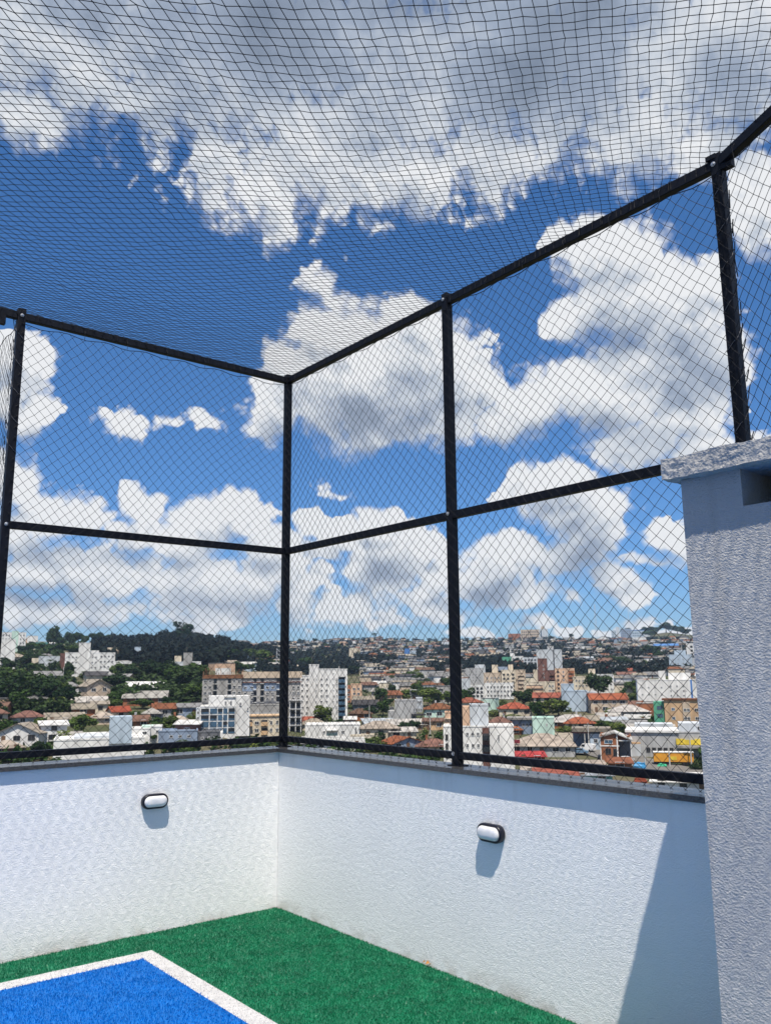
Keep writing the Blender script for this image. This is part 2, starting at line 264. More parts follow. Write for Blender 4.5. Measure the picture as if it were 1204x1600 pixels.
def plaster(name, col, col2, grain, height, streak=1.0):
    """troweled plaster: drawn-out ridges of two sizes as relief, and faint soiling"""
    m_ = bpy.data.materials.new(name); m_.use_nodes = True; nt = m_.node_tree; b = nt.nodes['Principled BSDF']
    b.inputs['Roughness'].default_value = .85; b.inputs['Specular IOR Level'].default_value = .2
    tc = nt.nodes.new('ShaderNodeTexCoord').outputs['Object']
    def noise(scale, detail, dist=0.0, st=(1, 1, 1)):
        mp = nt.nodes.new('ShaderNodeMapping'); mp.inputs['Scale'].default_value = st; nt.links.new(tc, mp.inputs[0])
        n = nt.nodes.new('ShaderNodeTexNoise'); n.inputs['Scale'].default_value = scale; n.inputs['Detail'].default_value = detail; n.inputs['Distortion'].default_value = dist
        nt.links.new(mp.outputs[0], n.inputs['Vector']); return n.outputs['Fac']
    def mth(op, a, c, d=0.0):
        n = nt.nodes.new('ShaderNodeMath'); n.operation = op
        for k, v in enumerate((a, c, d)):
            if hasattr(v, 'is_output'): nt.links.new(v, n.inputs[k])
            else: n.inputs[k].default_value = v
        return n.outputs[0]
    h1 = noise(grain, 3, .35, (1, 1, streak)); h2 = noise(grain * .28, 2); h3 = noise(grain * 2.6, 1)
    h = mth('MULTIPLY_ADD', h2, .8, mth('MULTIPLY_ADD', h3, .35, h1))
    bp = nt.nodes.new('ShaderNodeBump'); bp.inputs['Strength'].default_value = 1; bp.inputs['Distance'].default_value = height; nt.links.new(h, bp.inputs['Height']); nt.links.new(bp.outputs[0], b.inputs['Normal'])
    mx = nt.nodes.new('ShaderNodeMix'); mx.data_type = 'RGBA'; mx.inputs[6].default_value = (*col, 1); mx.inputs[7].default_value = (*col2, 1)
    r = nt.nodes.new('ShaderNodeMapRange'); r.inputs[1].default_value = .4; r.inputs[2].default_value = .75; nt.links.new(noise(2.2, 6), r.inputs[0]); nt.links.new(r.outputs[0], mx.inputs[0])
    # splash dirt along the foot and faint runs under the coping, in ragged patches
    sp_ = nt.nodes.new('ShaderNodeSeparateXYZ'); nt.links.new(tc, sp_.inputs[0])
    def rng(v, a, c, t0=0., t1=1.):
        n = nt.nodes.new('ShaderNodeMapRange'); n.inputs[1].default_value = a; n.inputs[2].default_value = c; n.inputs[3].default_value = t0; n.inputs[4].default_value = t1; nt.links.new(v, n.inputs[0]); return n.outputs[0]
    foot = mth('MULTIPLY', rng(sp_.outputs[2], .09, 0), rng(noise(7, 6), .42, .62)); runs = mth('MULTIPLY', rng(sp_.outputs[2], .72, 1.05), rng(noise(9, 4, 0, (1, 1, .06)), .56, .74, 0, .35))
    spots = rng(noise(26, 2), .74, .79, 0, .5)
    d_ = nt.nodes.new('ShaderNodeMix'); d_.data_type = 'RGBA'; nt.links.new(mx.outputs[2], d_.inputs[6]); d_.inputs[7].default_value = (col[0] * .5, col[1] * .44, col[2] * .36, 1)
    nt.links.new(mth('MULTIPLY', mth('MAXIMUM', mth('MAXIMUM', foot, runs), spots), .55), d_.inputs[0])
    nt.links.new(d_.outputs[2], b.inputs['Base Color'])
    return m_

M = {}
M['white_plaster'] = plaster('white_plaster', (.835, .835, .84), (.785, .785, .79), 140, .0042, 1.5)
M['grey_plaster'] = plaster('grey_plaster', (.43, .43, .43), (.375, .375, .38), 110, .0085, 1.4)
M['rough_concrete'] = plaster('rough_concrete', (.40, .395, .39), (.34, .335, .33), 45, .010)
M['granite'] = material('granite', (.075, .075, .078), .22, .5, vscale=140, col2=(.025, .026, .030), bump=.001, bscale=120)
M['black_paint'] = material('black_paint', (.0045, .006, .012), .5, .22, var=.35, vscale=9, bump=.0006, bscale=200)
M['zinc'] = material('zinc', (.62, .62, .63), .32, .5, metal=.8, var=.2, vscale=80)
M['cord'] = material('cord', (.012, .013, .018), .65, .3)
M['pale_cord'] = material('pale_cord', (.10, .10, .11), .6, .4)
M['lamp_case'] = material('lamp_case', (.006, .007, .016), .35, .4, var=.2, vscale=40)
M['lamp_glass'] = material('lamp_glass', (.68, .68, .70), .25, .5, var=.06, vscale=20)
M['floor_concrete'] = material('floor_concrete', (.16, .15, .14), .9, .2, var=.4, vscale=6, bump=.003, bscale=80)
M['dry_leaf'] = material('dry_leaf', (.42, .20, .06), .7, .2, var=.4, vscale=60)
M['green_fibre'] = material('green_fibre', (.005, .155, .072), .45, .4, var=.35, vscale=9, col2=(.004, .105, .05))
M['blue_fibre'] = material('blue_fibre', (.0015, .132, .48), .5, .22, var=.3, vscale=9, col2=(.0012, .11, .41))
M['white_fibre'] = material('white_fibre', (.52, .515, .52), .5, .35, var=.12, vscale=12)
M['recess_dark'] = material('recess_dark', (.045, .045, .05), .9, .2, var=.3, vscale=8)

def P(r, l, z): return W + R * r + L * l + Z * z

# ------------------------------------------------------------------ terrace
def slab(name, r0, r1, l0, l1, z0, z1, mat_, parent=None):
    mb = MB(); mb.obox(P(r0, l0, z0), R * (r1 - r0), L * (l1 - l0), Z * (z1 - z0)); return mb.build(name, mat_, parent)
tag(slab('terrace_floor', -.2, 9, -.2, 6, -.3, -.012, M['floor_concrete']), kind='structure')
tag(slab('building_body', -.2, 9, -.2, 6, -30, -.304, M['white_plaster']), kind='structure')
def sheet_edge(name, pts, mat_):
    """turf sheet with a slightly ragged cut edge, 12 mm thick"""
    mb = MB(); n = len(pts); vs = [P(r, l, 0) for r, l in pts] + [P(r, l, -.011) for r, l in pts]
    mb.add(vs, [tuple(range(n)), tuple(range(n, 2 * n))[::-1]] + [(i, i + n, (i + 1) % n + n, (i + 1) % n) for i in range(n)])
    me = mb.mesh(name, mat_); bm = bmesh.new(); bm.from_mesh(me); bmesh.ops.recalc_face_normals(bm, faces=bm.faces); bmesh.ops.triangulate(bm, faces=[f for f in bm.faces if len(f.verts) > 4]); bm.to_mesh(me); bm.free()
    return link(name, me)
rag = lambda: rnd.uniform(.002, .011)
edge_r = [(r * .06, rag()) for r in range(1, 130)]; edge_l = [(rag(), l * .06) for l in range(1, 92)]
LW, LI, LR0, LL0 = .118, .105, .335, 1.075
gp = [(.012, .012)] + edge_r + [(7.8, LL0)] + [(LR0, LL0)] + [(LR0, 5.5)] + edge_l[::-1]
tag(sheet_edge('green_turf', gp, M['green_fibre']), kind='structure')
tag(sheet_edge('white_court_line', [(LR0, LL0), (7.8, LL0), (7.8, LL0 + LI), (LR0 + LW, LL0 + LI), (LR0 + LW, 5.5), (LR0, 5.5)], M['white_fibre']), kind='structure')
tag(sheet_edge('blue_turf', [(LR0 + LW, LL0 + LI), (7.8, LL0 + LI), (7.8, 5.5), (LR0 + LW, 5.5)], M['blue_fibre']), kind='structure')

def pile(name, mat_, inside, n, rng, r1, l1, h=.0075, w=.0036):
    g = np.random.default_rng(rng)
    r = g.uniform(.004, r1, n * 4); l = g.uniform(.004, l1, n * 4); k = inside(r, l); r = r[k][:n]; l = l[k][:n]; n = len(r)
    a = g.uniform(0, 2 * np.pi, n); lean = g.normal(0, .55, n); b = g.uniform(0, 2 * np.pi, n); hh = h * g.uniform(.6, 1.25, n)
    base = np.array(W)[None] + np.outer(r, np.array(R)) + np.outer(l, np.array(L))
    side = np.stack([np.cos(a), np.sin(a), np.zeros(n)], 1) * (w / 2)
    tip = base + np.stack([np.cos(b) * hh * lean, np.sin(b) * hh * lean, hh], 1)
    base[:, 2] = -.002
    v = np.stack([base - side, base + side, tip + side * .55, tip - side * .55], 1).reshape(-1, 3)
    me = bpy.data.meshes.new(name); me.vertices.add(4 * n); me.vertices.foreach_set('co', v.ravel()); me.loops.add(4 * n); me.loops.foreach_set('vertex_index', np.arange(4 * n))
    me.polygons.add(n); me.polygons.foreach_set('loop_start', np.arange(n) * 4); me.update(calc_edges=True); me.materials.append(mat_)
    return tag(link(name, me), kind='stuff')
inL = lambda r, l: (r > LR0) & (l > LL0)
inB = lambda r, l: (r > LR0 + LW) & (l > LL0 + LI)
pile('green_grass_pile', M['green_fibre'], lambda r, l: ~inL(r, l) & (l < 3.0), 120000, 3, 4.0, 3.0)
pile('white_grass_pile', M['white_fibre'], lambda r, l: inL(r, l) & ~inB(r, l), 16000, 4, 3.0, 3.0, .005)
pile('blue_grass_pile', M['blue_fibre'], inB, 60000, 5, 2.6, 2.9)

# parapet walls with a granite coping of butted slabs
WH, WT, CT, COV = 1.058, .16, .026, .028
def parapet(name, label, u, v, u0, u1, cuts):
    e = empty(name, W); tag(e, label, 'wall')
    mb = MB(); mb.obox(u * u0 - v * WT - Z * .02, u * (u1 - u0), v * WT, Z * (WH + .02)); mb.build('plaster_body', M['white_plaster'], e)
    x = cuts[0]
    for c in cuts[1:]:
        s_ = MB(); o = rnd.uniform(-.0015, .0015)
        s_.obox(u * (x + .0012) - v * (WT + .03) + Z * (WH + .001 + o * .4), u * (c - x - .0024), v * (WT + .03 + COV + o), Z * CT)
        s_.build('coping_slab', M['granite'], e); x = c
    return e
parapet('parapet_wall', 'white plastered parapet wall crossed by the slanting pillar shadow', R, L, -WT, 8.2, [-.19, .62, 1.86, 3.02, 4.2, 5.4, 6.6, 8.2])
parapet('parapet_wall', 'white plastered parapet wall running behind the blue court corner', L, R, .002, 5.6, [COV + .004, .98, 2.1, 3.3, 4.5, 5.6])

# ------------------------------------------------------------------ wall lamps
def lamp(u, v, uc, zc, label):
    e = empty('bulkhead_lamp', W + u * uc + Z * zc, Matrix((u, v, Z)).transposed().to_4x4() if u.cross(v).z > 0 else Matrix((-u, v, Z)).transposed().to_4x4())
    e.location = W + u * uc + Z * zc; tag(e, label, 'wall lamp', 'oval bulkhead lamps on the parapet walls')
    def oval(w, h, y, n=28):
        r = h / 2; s_ = w / 2 - r; pts = []
        for k in range(n):
            a = 2 * math.pi * k / n; cx = s_ if math.cos(a) > 0 else -s_
            pts.append((cx + r * math.cos(a), y, r * math.sin(a)))
        return pts
    def loft(name, rings, mat_):
        mb = MB(); n = len(rings[0]); vs = [p for q in rings for p in q]; fs = []
        for i in range(len(rings) - 1):
            for k in range(n): fs.append((i * n + k, (i + 1) * n + k, (i + 1) * n + (k + 1) % n, i * n + (k + 1) % n))
        fs.append(tuple((len(rings) - 1) * n + k for k in range(n))[::-1]); mb.add(vs, fs)
        me = mb.mesh(name, mat_, True); bm = bmesh.new(); bm.from_mesh(me); bmesh.ops.recalc_face_normals(bm, faces=bm.faces); bm.to_mesh(me); bm.free()
        o = link(name, me, e); return o
    loft('housing', [oval(.172, .088, 0), oval(.178, .094, .012), oval(.178, .094, .034), oval(.170, .086, .040), oval(.158, .074, .040), oval(.154, .070, .034)], M['lamp_case'])
    loft('diffuser', [oval(.154, .070, .033), oval(.152, .068, .044), oval(.142, .058, .053), oval(.116, .038, .058), oval(.09, .016, .0595)], M['lamp_glass'])
lamp(R, L, 2.145, .778, 'oval black rimmed bulkhead lamp on the wall beside the slanting pillar shadow')
lamp(L, R, .953, .806, 'oval black rimmed bulkhead lamp on the wall behind the blue court corner')

# ------------------------------------------------------------------ grey plastered shaft at the frame's side
def rough_box(o, ax, ay, az, name, mat_, parent, amp=.006, res=.012, skip=()):
    bm = bmesh.new(); o = Vector(o); ctr = o + (ax + ay + az) / 2
    def face(p, a, b):
        na = max(1, int(a.length / res)); nb = max(1, int(b.length / res)); g = [[bm.verts.new(p + a * (i / na) + b * (j / nb)) for j in range(nb + 1)] for i in range(na + 1)]
        for i in range(na):
            for j in range(nb): bm.faces.new((g[i][j], g[i + 1][j], g[i + 1][j + 1], g[i][j + 1]))
    face(o, ax, ay); face(o + az, ax, ay); face(o, ax, az); face(o + ay, ax, az); face(o, ay, az); face(o + ax, ay, az)
    bmesh.ops.remove_doubles(bm, verts=bm.verts, dist=.0005); bmesh.ops.recalc_face_normals(bm, faces=bm.faces)
    for v in bm.verts:
        q = v.co * 9; n = mnoise.noise_vector(q) * amp * 1.2 + mnoise.noise_vector(v.co * 34) * amp + mnoise.noise_vector(v.co * 75) * amp * .6
        v.co += n
    me = bpy.data.meshes.new(name); bm.to_mesh(me); bm.free(); me.materials.append(mat_)
    return link(name, me, parent)
QF = .605
sh = empty('plaster_shaft', W); tag(sh, 'grey rough plastered shaft with a concrete cap and a dark vent slot', 'shaft')
r0, r1, zt_, zv, rv = 3.767, 6.4, 2.302, 2.168, 4.0
def shaft_box(name, ra, rb, la, lb, za, zb, mat_):
    mb = MB(); mb.obox(R * ra + L * la + Z * za, R * (rb - ra), L * (lb - la), Z * (zb - za)); return mb.build(name, mat_, sh)
shaft_box('shaft_wall', r0, r1, .002, QF, -.01, zv, M['grey_plaster'])
shaft_box('corner_pier', r0, rv, .002, QF, zv, zt_, M['grey_plaster'])
shaft_box('vent_back', rv, r1, .002, QF - .24, zv, zt_, M['recess_dark'])
shaft_box('vent_divider', 4.135, 4.30, QF - .24, QF - .12, zv, zt_, M['grey_plaster'])
rough_box(R * 3.722 + L * -.05 + Z * zt_, R * 2.7, L * (QF + .055 + .05), Z * .078, 'cap_slab', M['rough_concrete'], sh, .0035, .011)
# the white shaft beyond the post at the other end of the court
s2 = empty('plaster_shaft', W); tag(s2, 'white plastered shaft seen only as a strip behind the fence post', 'shaft')
rough_box(L * 2.19 - R * .62 - Z * 4, L * 1.1, R * .40, Z * 6.99, 'shaft_wall', M['white_plaster'], s2, .006, .045)

# ------------------------------------------------------------------ fence frame
FO = .09                                                     # the frame stands this far behind the inner wall face
B0 = W - (R + L) * FO
ZC = WH + CT + .001                                          # top of the coping
ZT, ZM, ZB = 3.935, 2.547, 1.143                             # rail centres
DL, R1, R2 = 2.061, 1.878, 3.747
T = Vector((math.sin(math.radians(14)), -math.cos(math.radians(14)), 0))     # the fence turns at the last post and comes towards the court
T2 = Vector((-.62, .785, 0)).normalized()
fr = empty('fence_frame', B0); tag(fr, 'tall black steel frame of posts and rails that carries the nets', 'fence')
def post(off, u, v, z0=ZC, z1=ZT + .05):
    p = off; mb = MB(); h = .025; mb.obox(p - u * h - v * h + Z * z0, u * 2 * h, v * 2 * h, Z * (z1 - z0))
    b = MB(); b.obox(p - u * .05 - v * .04 + Z * z0, u * .1, v * .075, Z * .006)
    o = mb.build('post', M['black_paint'], fr); b.build('base_plate', M['black_paint'], o)
    bv = o.modifiers.new('edge', 'BEVEL'); bv.width = .003; bv.segments = 2
    return o
def bolt(o, p, n):
    mb = MB(); n = n.normalized(); a = n.cross(Z).normalized() if abs(n.z) < .9 else R; b = n.cross(a)
    ring = lambda r, d: [p + n * d + (a * math.cos(k * math.pi / 4) + b * math.sin(k * math.pi / 4)) * r for k in range(8)]
    vs = ring(.012, 0) + ring(.012, .003) + ring(.008, .004) + ring(.006, .009); fs = [tuple(24 + k for k in range(8))]
    for q in range(3): fs += [(q * 8 + k, q * 8 + (k + 1) % 8, (q + 1) * 8 + (k + 1) % 8, (q + 1) * 8 + k) for k in range(8)]
    mb.add(vs, fs); return mb.build('bolt', M['zinc'], o)
def rail(name, a, b, z, v, hw=.02, hh=.025):
    d = (b - a); mb = MB(); mb.obox(a - v * hw + Z * (z - hh), d, v * 2 * hw, Z * 2 * hh); o = mb.build(name, M['black_paint'], fr)
    bv = o.modifiers.new('edge', 'BEVEL'); bv.width = .003; bv.segments = 2
    return o
O0 = Vector((0, 0, 0))
pc = post(O0, R, L); pl = post(L * DL, L, R); p1 = post(R * R1, R, L); p2 = post(R * R2, R, L)
e_ = .0265
for z, nm in ((ZT, 'top_rail'), (ZM, 'middle_rail'), (ZB, 'bottom_rail')):
    hh = .020 if z == ZB else .0235 if z == ZM else .025
    rail(nm, R * e_, R * (R1 - e_), z, L, .02, hh); rail(nm, R * (R1 + e_), R * (R2 - e_), z, L, .02, hh)
    rail(nm, L * e_, L * (DL - e_), z, R, .02, hh)
rail('top_rail', L * (DL + e_), L * (DL + .5), ZT, R)
S_ = T.cross(Z)
rail('top_rail', R * R2 + T * .03, R * R2 + T * 3.4, ZT + .004, S_)
post(R * R2 + T * 3.43, T, S_)
for z in (ZT, ZM, ZB):
    bolt(pc, R * .006 + L * .0255 + Z * z, L); bolt(pc, L * .006 + R * .0255 + Z * z, R); bolt(p1, R * (R1 - .008) + L * .0255 + Z * (z + .01), L); bolt(pl, L * DL + R * .0255 + Z * z, R)
bolt(p2, R * (R2 - .01) + L * .0255 + Z * ZT, L)
mb = MB(); mb.obox(R * (R2 - .045) - L * .03 + Z * (ZT + .028), R * .05, L * .06, Z * .022); mb.build('corner_bracket', M['black_paint'], fr)
mb = MB(); mb.obox(R * (R2 + .03) + Z * (ZT - .05), R * .05, L * .035, Z * .06); mb.build('corner_bracket', M['black_paint'], fr)
mb = MB(); mb.obox(L * (DL + .10) + Z * (ZT - .09), L * .06, R * .035, Z * .06); mb.build('corner_bracket', M['black_paint'], fr)

# ------------------------------------------------------------------ nets
def net(name, label, place, inside, rot, cell, span, rad, seed, group='black knotted nets of the court cage', jit=.002, skew=0.0):
    """place(a, b) maps plane coordinates to the sagging surface; square mesh turned by rot"""
    g = np.random.default_rng(seed); ca, sa = math.cos(rot), math.sin(rot)
    n = int(span / cell); I, J = np.meshgrid(np.arange(-n, n + 1), np.arange(-n, n + 1), indexing='ij')
    a = (I * ca - J * sa + J * skew) * cell; b = (I * sa + J * ca) * cell; ins = inside(a, b)
    pts = place(a, b) + g.normal(0, jit, a.shape + (3,))
    segs = []
    for di, dj in ((1, 0), (0, 1)):
        A = pts[:2 * n + 1 - di, :2 * n + 1 - dj]; Bq = pts[di:, dj:]; k0 = ins[:2 * n + 1 - di, :2 * n + 1 - dj]; k1 = ins[di:, dj:]
        k = k0 & k1; segs.append((A[k], Bq[k]))
        for s0, s1, q in ((0, 1, k0 & ~k1), (1, 0, k1 & ~k0)):          # cords cut where they reach the border rope
            ia, ib = np.nonzero(q); aa = [a[ia, ib], a[ia + di, ib + dj]]; bb = [b[ia, ib], b[ia + di, ib + dj]]
            lo, hi = np.zeros(len(ia)), np.ones(len(ia))
            for _ in range(9):
                mid = (lo + hi) / 2; i_ = inside(aa[s0] + (aa[s1] - aa[s0]) * mid, bb[s0] + (bb[s1] - bb[s0]) * mid); lo = np.where(i_, mid, lo); hi = np.where(i_, hi, mid)
            if len(ia):
                E = place(aa[s0] + (aa[s1] - aa[s0]) * lo, bb[s0] + (bb[s1] - bb[s0]) * lo); segs.append(((pts[ia, ib] if s0 == 0 else pts[ia + di, ib + dj]), E))
    A = np.concatenate([s[0] for s in segs]); Bq = np.concatenate([s[1] for s in segs]); d = Bq - A; ln = np.linalg.norm(d, axis=1); k = ln > .004; A, Bq, d, ln = A[k], Bq[k], d[k], ln[k]
    d /= ln[:, None]; ref = np.where(np.abs(d[:, 2:3]) < .8, np.array([[0, 0, 1.]]), np.array([[1., 0, 0]])); u = np.cross(d, ref); u /= np.linalg.norm(u, axis=1)[:, None]; w = np.cross(d, u)
    ang_ = np.arange(3) * 2 * np.pi / 3; off = np.cos(ang_)[None, :, None] * u[:, None] + np.sin(ang_)[None, :, None] * w[:, None]
    v = np.concatenate([A[:, None] + off * rad, Bq[:, None] + off * rad], 1); N = len(A)
    q = np.array([[0, 1, 4, 3], [1, 2, 5, 4], [2, 0, 3, 5]])
    f = (np.arange(N) * 6)[:, None, None] + q[None]
    K = pts[ins]; kr = rad * 2.1; oc = np.array([[1, 0, 0], [-1, 0, 0], [0, 1, 0], [0, -1, 0], [0, 0, 1], [0, 0, -1]]) * kr
    kv = K[:, None] + oc[None]; tq = np.array([[0, 2, 4], [2, 1, 4], [1, 3, 4], [3, 0, 4], [2, 0, 5], [1, 2, 5], [3, 1, 5], [0, 3, 5]])
    kf = (np.arange(len(K)) * 6)[:, None, None] + tq[None] + 6 * N
    V = np.concatenate([v.reshape(-1, 3), kv.reshape(-1, 3)]); me = bpy.data.meshes.new(name)
    me.vertices.add(len(V)); me.vertices.foreach_set('co', V.ravel())
    loops = np.concatenate([f.ravel(), kf.ravel()]); me.loops.add(len(loops)); me.loops.foreach_set('vertex_index', loops)
    ls = np.concatenate([np.arange(3 * N) * 4, 12 * N + np.arange(8 * len(K)) * 3]); me.polygons.add(len(ls)); me.polygons.foreach_set('loop_start', ls)
    me.update(calc_edges=True); me.materials.append(M['cord'])
    return tag(link(name, me), label, 'net', group)
nR, nL, nZ, nB, nT = (np.array(x) for x in (R, L, Z, B0, T))
CELL = .05
def side_map(O, U, Nn, width, z0, z1, bulge, seed):
    """vertical net: hung on U and Z, pulled in and out of plane a little"""
    ph = np.random.default_rng(seed).uniform(0, 6.28, 8)
    def f(a, b):
        s = np.clip(a / width, 0, 1); t = np.clip((b - z0) / (z1 - z0), 0, 1); e = np.sin(np.pi * s) * np.sin(np.pi * t)
        da = e * (.05 * np.sin(2.1 * b + ph[0]) + .03 * np.sin(3.3 * a + 1.7 * b + ph[1])); db = e * (.06 * np.sin(1.9 * a + ph[2]) - .03 + .03 * np.sin(2.7 * a - 2.2 * b + ph[3]))
        dn = e * bulge * (1 + .5 * np.sin(2.3 * a + ph[4]) * np.sin(2.9 * b + ph[5]))
        sc = .010 * np.sin(a * 22) * np.exp(-(z1 - b) / .08)
        return O + (a + da)[..., None] * U + (b + db + sc)[..., None] * nZ + dn[..., None] * Nn
    return f
def panel(name, label, U, Nn, O, width, seed, z0=ZC + .004, z1=3.872, bulge=.03):
    f = side_map(O, U, Nn, width, z0, z1, bulge, seed)
    o = net(name, label, f, lambda a, b: (a > 0) & (a < width) & (b > z0) & (b < z1), math.pi / 4, CELL, 6.5, .0014, seed)
    mb = MB(); k = int(width / .06); mb.tube([f(np.array(width * i / k), np.array(z1)) for i in range(k + 1)], .0025, 5)
    mb.build('border_rope', M['cord'], o)
    lc = MB()
    for i in range(int(width / .3)):
        x = .15 + i * .3; q = f(np.array(x), np.array(z1)); lc.tube([q, q + nZ * .05 + Nn * .008, q + nZ * .10 - Nn * .03, q + nZ * .112 - Nn * .06], .0017, 4)
    tag(lc.build('lacing_cord', M['cord'], o), kind='stuff')
    return o
NO_ = .030
o_r = panel('safety_net', 'black diamond mesh side net along the wall crossed by the pillar shadow', nR, nL, nB + nL * NO_, R2, 11)
o_l = panel('safety_net', 'black diamond mesh side net along the wall behind the blue court corner', nL, nR, nB + nR * NO_, DL, 12)
nS = np.array(T.cross(Z)); P2 = nB + nR * R2
if nS @ (np.array([0, 2, 0]) - P2) < 0: nS = -nS
o_t = panel('safety_net', 'short black side net rising above the grey shaft beyond the laced post', nT, nS, P2 + nS * NO_, 3.4, 13, z0=2.4)
nT2 = np.array(T2); nS2 = np.cross(nT2, [0, 0, 1.])
o_t2 = panel('safety_net', 'narrow strip of black net folded away beyond the post by the white shaft', nT2, nS2, nB + nL * DL, 1.3, 14, z0=2.6, z1=3.9)
def spiral(o, c, u, v, z0, z1, turns, r=.034):
    mb = MB(); n = turns * 10; g = random.Random(turns); pts = []
    for i in range(n + 1):
        a = 2 * math.pi * i / 10; q = max(abs(math.cos(a)), abs(math.sin(a))); zz = z0 + (z1 - z0) * (i / n) + .012 * math.sin(a + g.uniform(-.6, .6))
        pts.append(Vector(c) + (u * math.cos(a) + v * math.sin(a)) / q * (r - .006) + Z * zz)
    mb.tube(pts, .0018, 4); mb.build('lacing_cord', M['pale_cord'], o)
    b = MB()
    for i in range(turns * 2):
        zz = z0 + (z1 - z0) * (i + g.random()) / (turns * 2); h = g.uniform(.05, .12)
        b.tube([Vector(c) + u * .036 + v * g.uniform(-.02, .02) + Z * zz, Vector(c) + u * (.042 + g.random() * .012) + v * g.uniform(-.03, .03) + Z * (zz + h)], .0026, 4)
    tag(b.build('gathered_cord', M['cord'], o), kind='stuff')
spiral(o_t, P2, R, -L, 1.2, 3.85, 14)
spiral(o_t2, nB + nL * DL, L, -R, 2.9, 3.85, 5)

# roof net: hangs from the top rails and sags inwards
nr_, nt_ = np.array([R.x, R.y]), np.array([T.x, T.y]); b2 = np.array([B0.x, B0.y]); p2_ = np.array([P2[0], P2[1]])
nin_R = np.array([L.x, L.y]); nin_L = np.array([R.x, R.y]); nin_T = np.array([nS[0], nS[1]])
def dists(a, b):
    q = np.stack([a, b], -1); return (q - b2) @ nin_R, (q - b2) @ nin_L, (q - p2_) @ nin_T
def roof_in(a, b):
    d1, d2, d3 = dists(a, b); return (d1 > .0) & (d2 > .0) & (d3 > .0) & (b > .6) & (a > -4.2)
def roof_place(a, b):
    d1, d2, d3 = dists(a, b); s_ = 1
    for d in (d1, d2, d3): s_ = s_ * (1 - np.exp(-np.clip(d, 0, 9) / .75))
    sc = sum(.018 * np.sin(w_ * 21) * np.exp(-np.clip(d, 0, 9) / .1) for d, w_ in ((d1, a), (d2, b), (d3, b)))
    wob = .03 * np.sin(1.3 * a + .7 * b) + .02 * np.sin(2.6 * a - 1.9 * b + 1)
    z = 3.955 - s_ * (.22 + wob)
    return np.stack([a + s_ * .05 * np.sin(1.1 * b + .5 * a) + sc * .5, b + s_ * .05 * np.sin(1.4 * a + 1), z], -1)
o_c = net('roof_net', 'black square mesh net stretched overhead across the whole court', roof_place, roof_in, math.radians(2), .0445, 11, .0016, 21, jit=.002, skew=.35)
lc = MB(); g_ = random.Random(5)
for (a0, u, n, k) in ((B0 + Z * 0, R, L, int(R2 / .05)), (B0 + Z * 0, L, R, int(DL / .05))):
    for i in range(k):
        x = (i + g_.random()) * .05; p = a0 + u * x + Z * (ZT + .027); q = [p + n * .022, p - n * .022 + u * .02]
        lc.tube([p + n * .024 - Z * .045, q[0], q[1]], .0016, 4)
tag(lc.build('lacing_cord', M['cord'], o_c), kind='stuff')

# dry leaf at the wall base
lf = MB(); c = P(1.62, .02, .006)
for k, (dx, s_) in enumerate(((0, .022), (-.03, .014), (.02, .012))):
    o = c + R * dx; lf.add([o - R * s_, o + L * s_ * .5 + Z * .012, o + R * s_ + Z * .018, o + Z * (.03 - k * .006) - L * .004], [(0, 1, 2, 3)])
tag(lf.build('dry_leaf', M['dry_leaf']), 'crumpled orange dry leaf lying at the wall base on green turf', 'leaf')

# ------------------------------------------------------------------ terrain
def direction(px, py):
    return (fwd + rt * ((px - CX) / F_PX) - upv * ((py - CY) / F_PX))
def azt(px, py):
    d = direction(px, py); return math.atan2(d.x, d.y), d.z / math.hypot(d.x, d.y)
# skyline of the ground (below the trees and houses that stand on it), photo column -> row
SKY_X = [-400, 0, 60, 130, 200, 260, 300, 345, 400, 450, 520, 585, 650, 720, 780, 850, 930, 985, 1040, 1080, 1300, 1600]
SKY_Y = [1010, 1004, 1002, 1004, 1003, 996, 996, 1004, 1012, 1006, 1003, 997, 1002, 1000, 998, 997, 998, 996, 988, 992, 1000, 1005]
DS_X = [-400, 0, 340, 410, 480, 700, 1600]; DS_D = [900, 900, 900, 1300, 1900, 1900, 1900]
sk = [azt(x, y) for x, y in zip(SKY_X, SKY_Y)]; SK_A = np.array([s[0] for s in sk]); SK_T = np.array([s[1] for s in sk])
DS_A = np.array([azt(x, 1040)[0] for x in DS_X]); DS_V = np.array(DS_D, float)
row_t = lambda y: azt(602, y)[1]
ROWS = [(0, 1245), (.11, 1195), (.2, 1150), (.29, 1115), (.40, 1087), (.53, 1062), (.66, 1042), (.80, 1022), (1, None)]
U_K = np.array([r[0] for r in ROWS])
T_K = np.array([row_t(r[1]) if r[1] else 0 for r in ROWS])
def ground_z(az, D):
    az = np.asarray(az, float); D = np.asarray(D, float)
    ds = np.interp(az, DS_A, DS_V); st = np.interp(az, SK_A, SK_T)
    u = np.clip(np.log(np.maximum(D, 1) / 165) / np.log(ds / 165), 0, 1)
    t = np.interp(u, U_K[:-1], T_K[:-1])
    w = np.clip((u - .80) / .20, 0, 1); t = np.where(u > .80, T_K[-2] + (st - T_K[-2]) * w, t)
    z = 1.6 + D * t
    z = np.where(D < 165, 1.6 + 165 * T_K[0] - (165 - D) * .02, z)
    zs = 1.6 + ds * st
    return np.where(D > ds, zs - (D - ds) * .12, z)
def place(px, py):
    """point of the ground seen in that direction: (x, y, z), distance"""
    a, t = azt(px, py); D = np.exp(np.linspace(math.log(60), math.log(1900), 600)); g = ground_z(np.full(600, a), D)
    k = np.nonzero(1.6 + D * t <= g)[0]; d = D[k[0]] if len(k) else float(np.interp(a, DS_A, DS_V)) * .995
    return Vector((d * math.sin(a), d * math.cos(a), float(ground_z(a, d)))), d, a
M['ground'] = material('ground', (.045, .06, .024), .95, .1, vscale=.035, col2=(.11, .095, .06), detail=9)
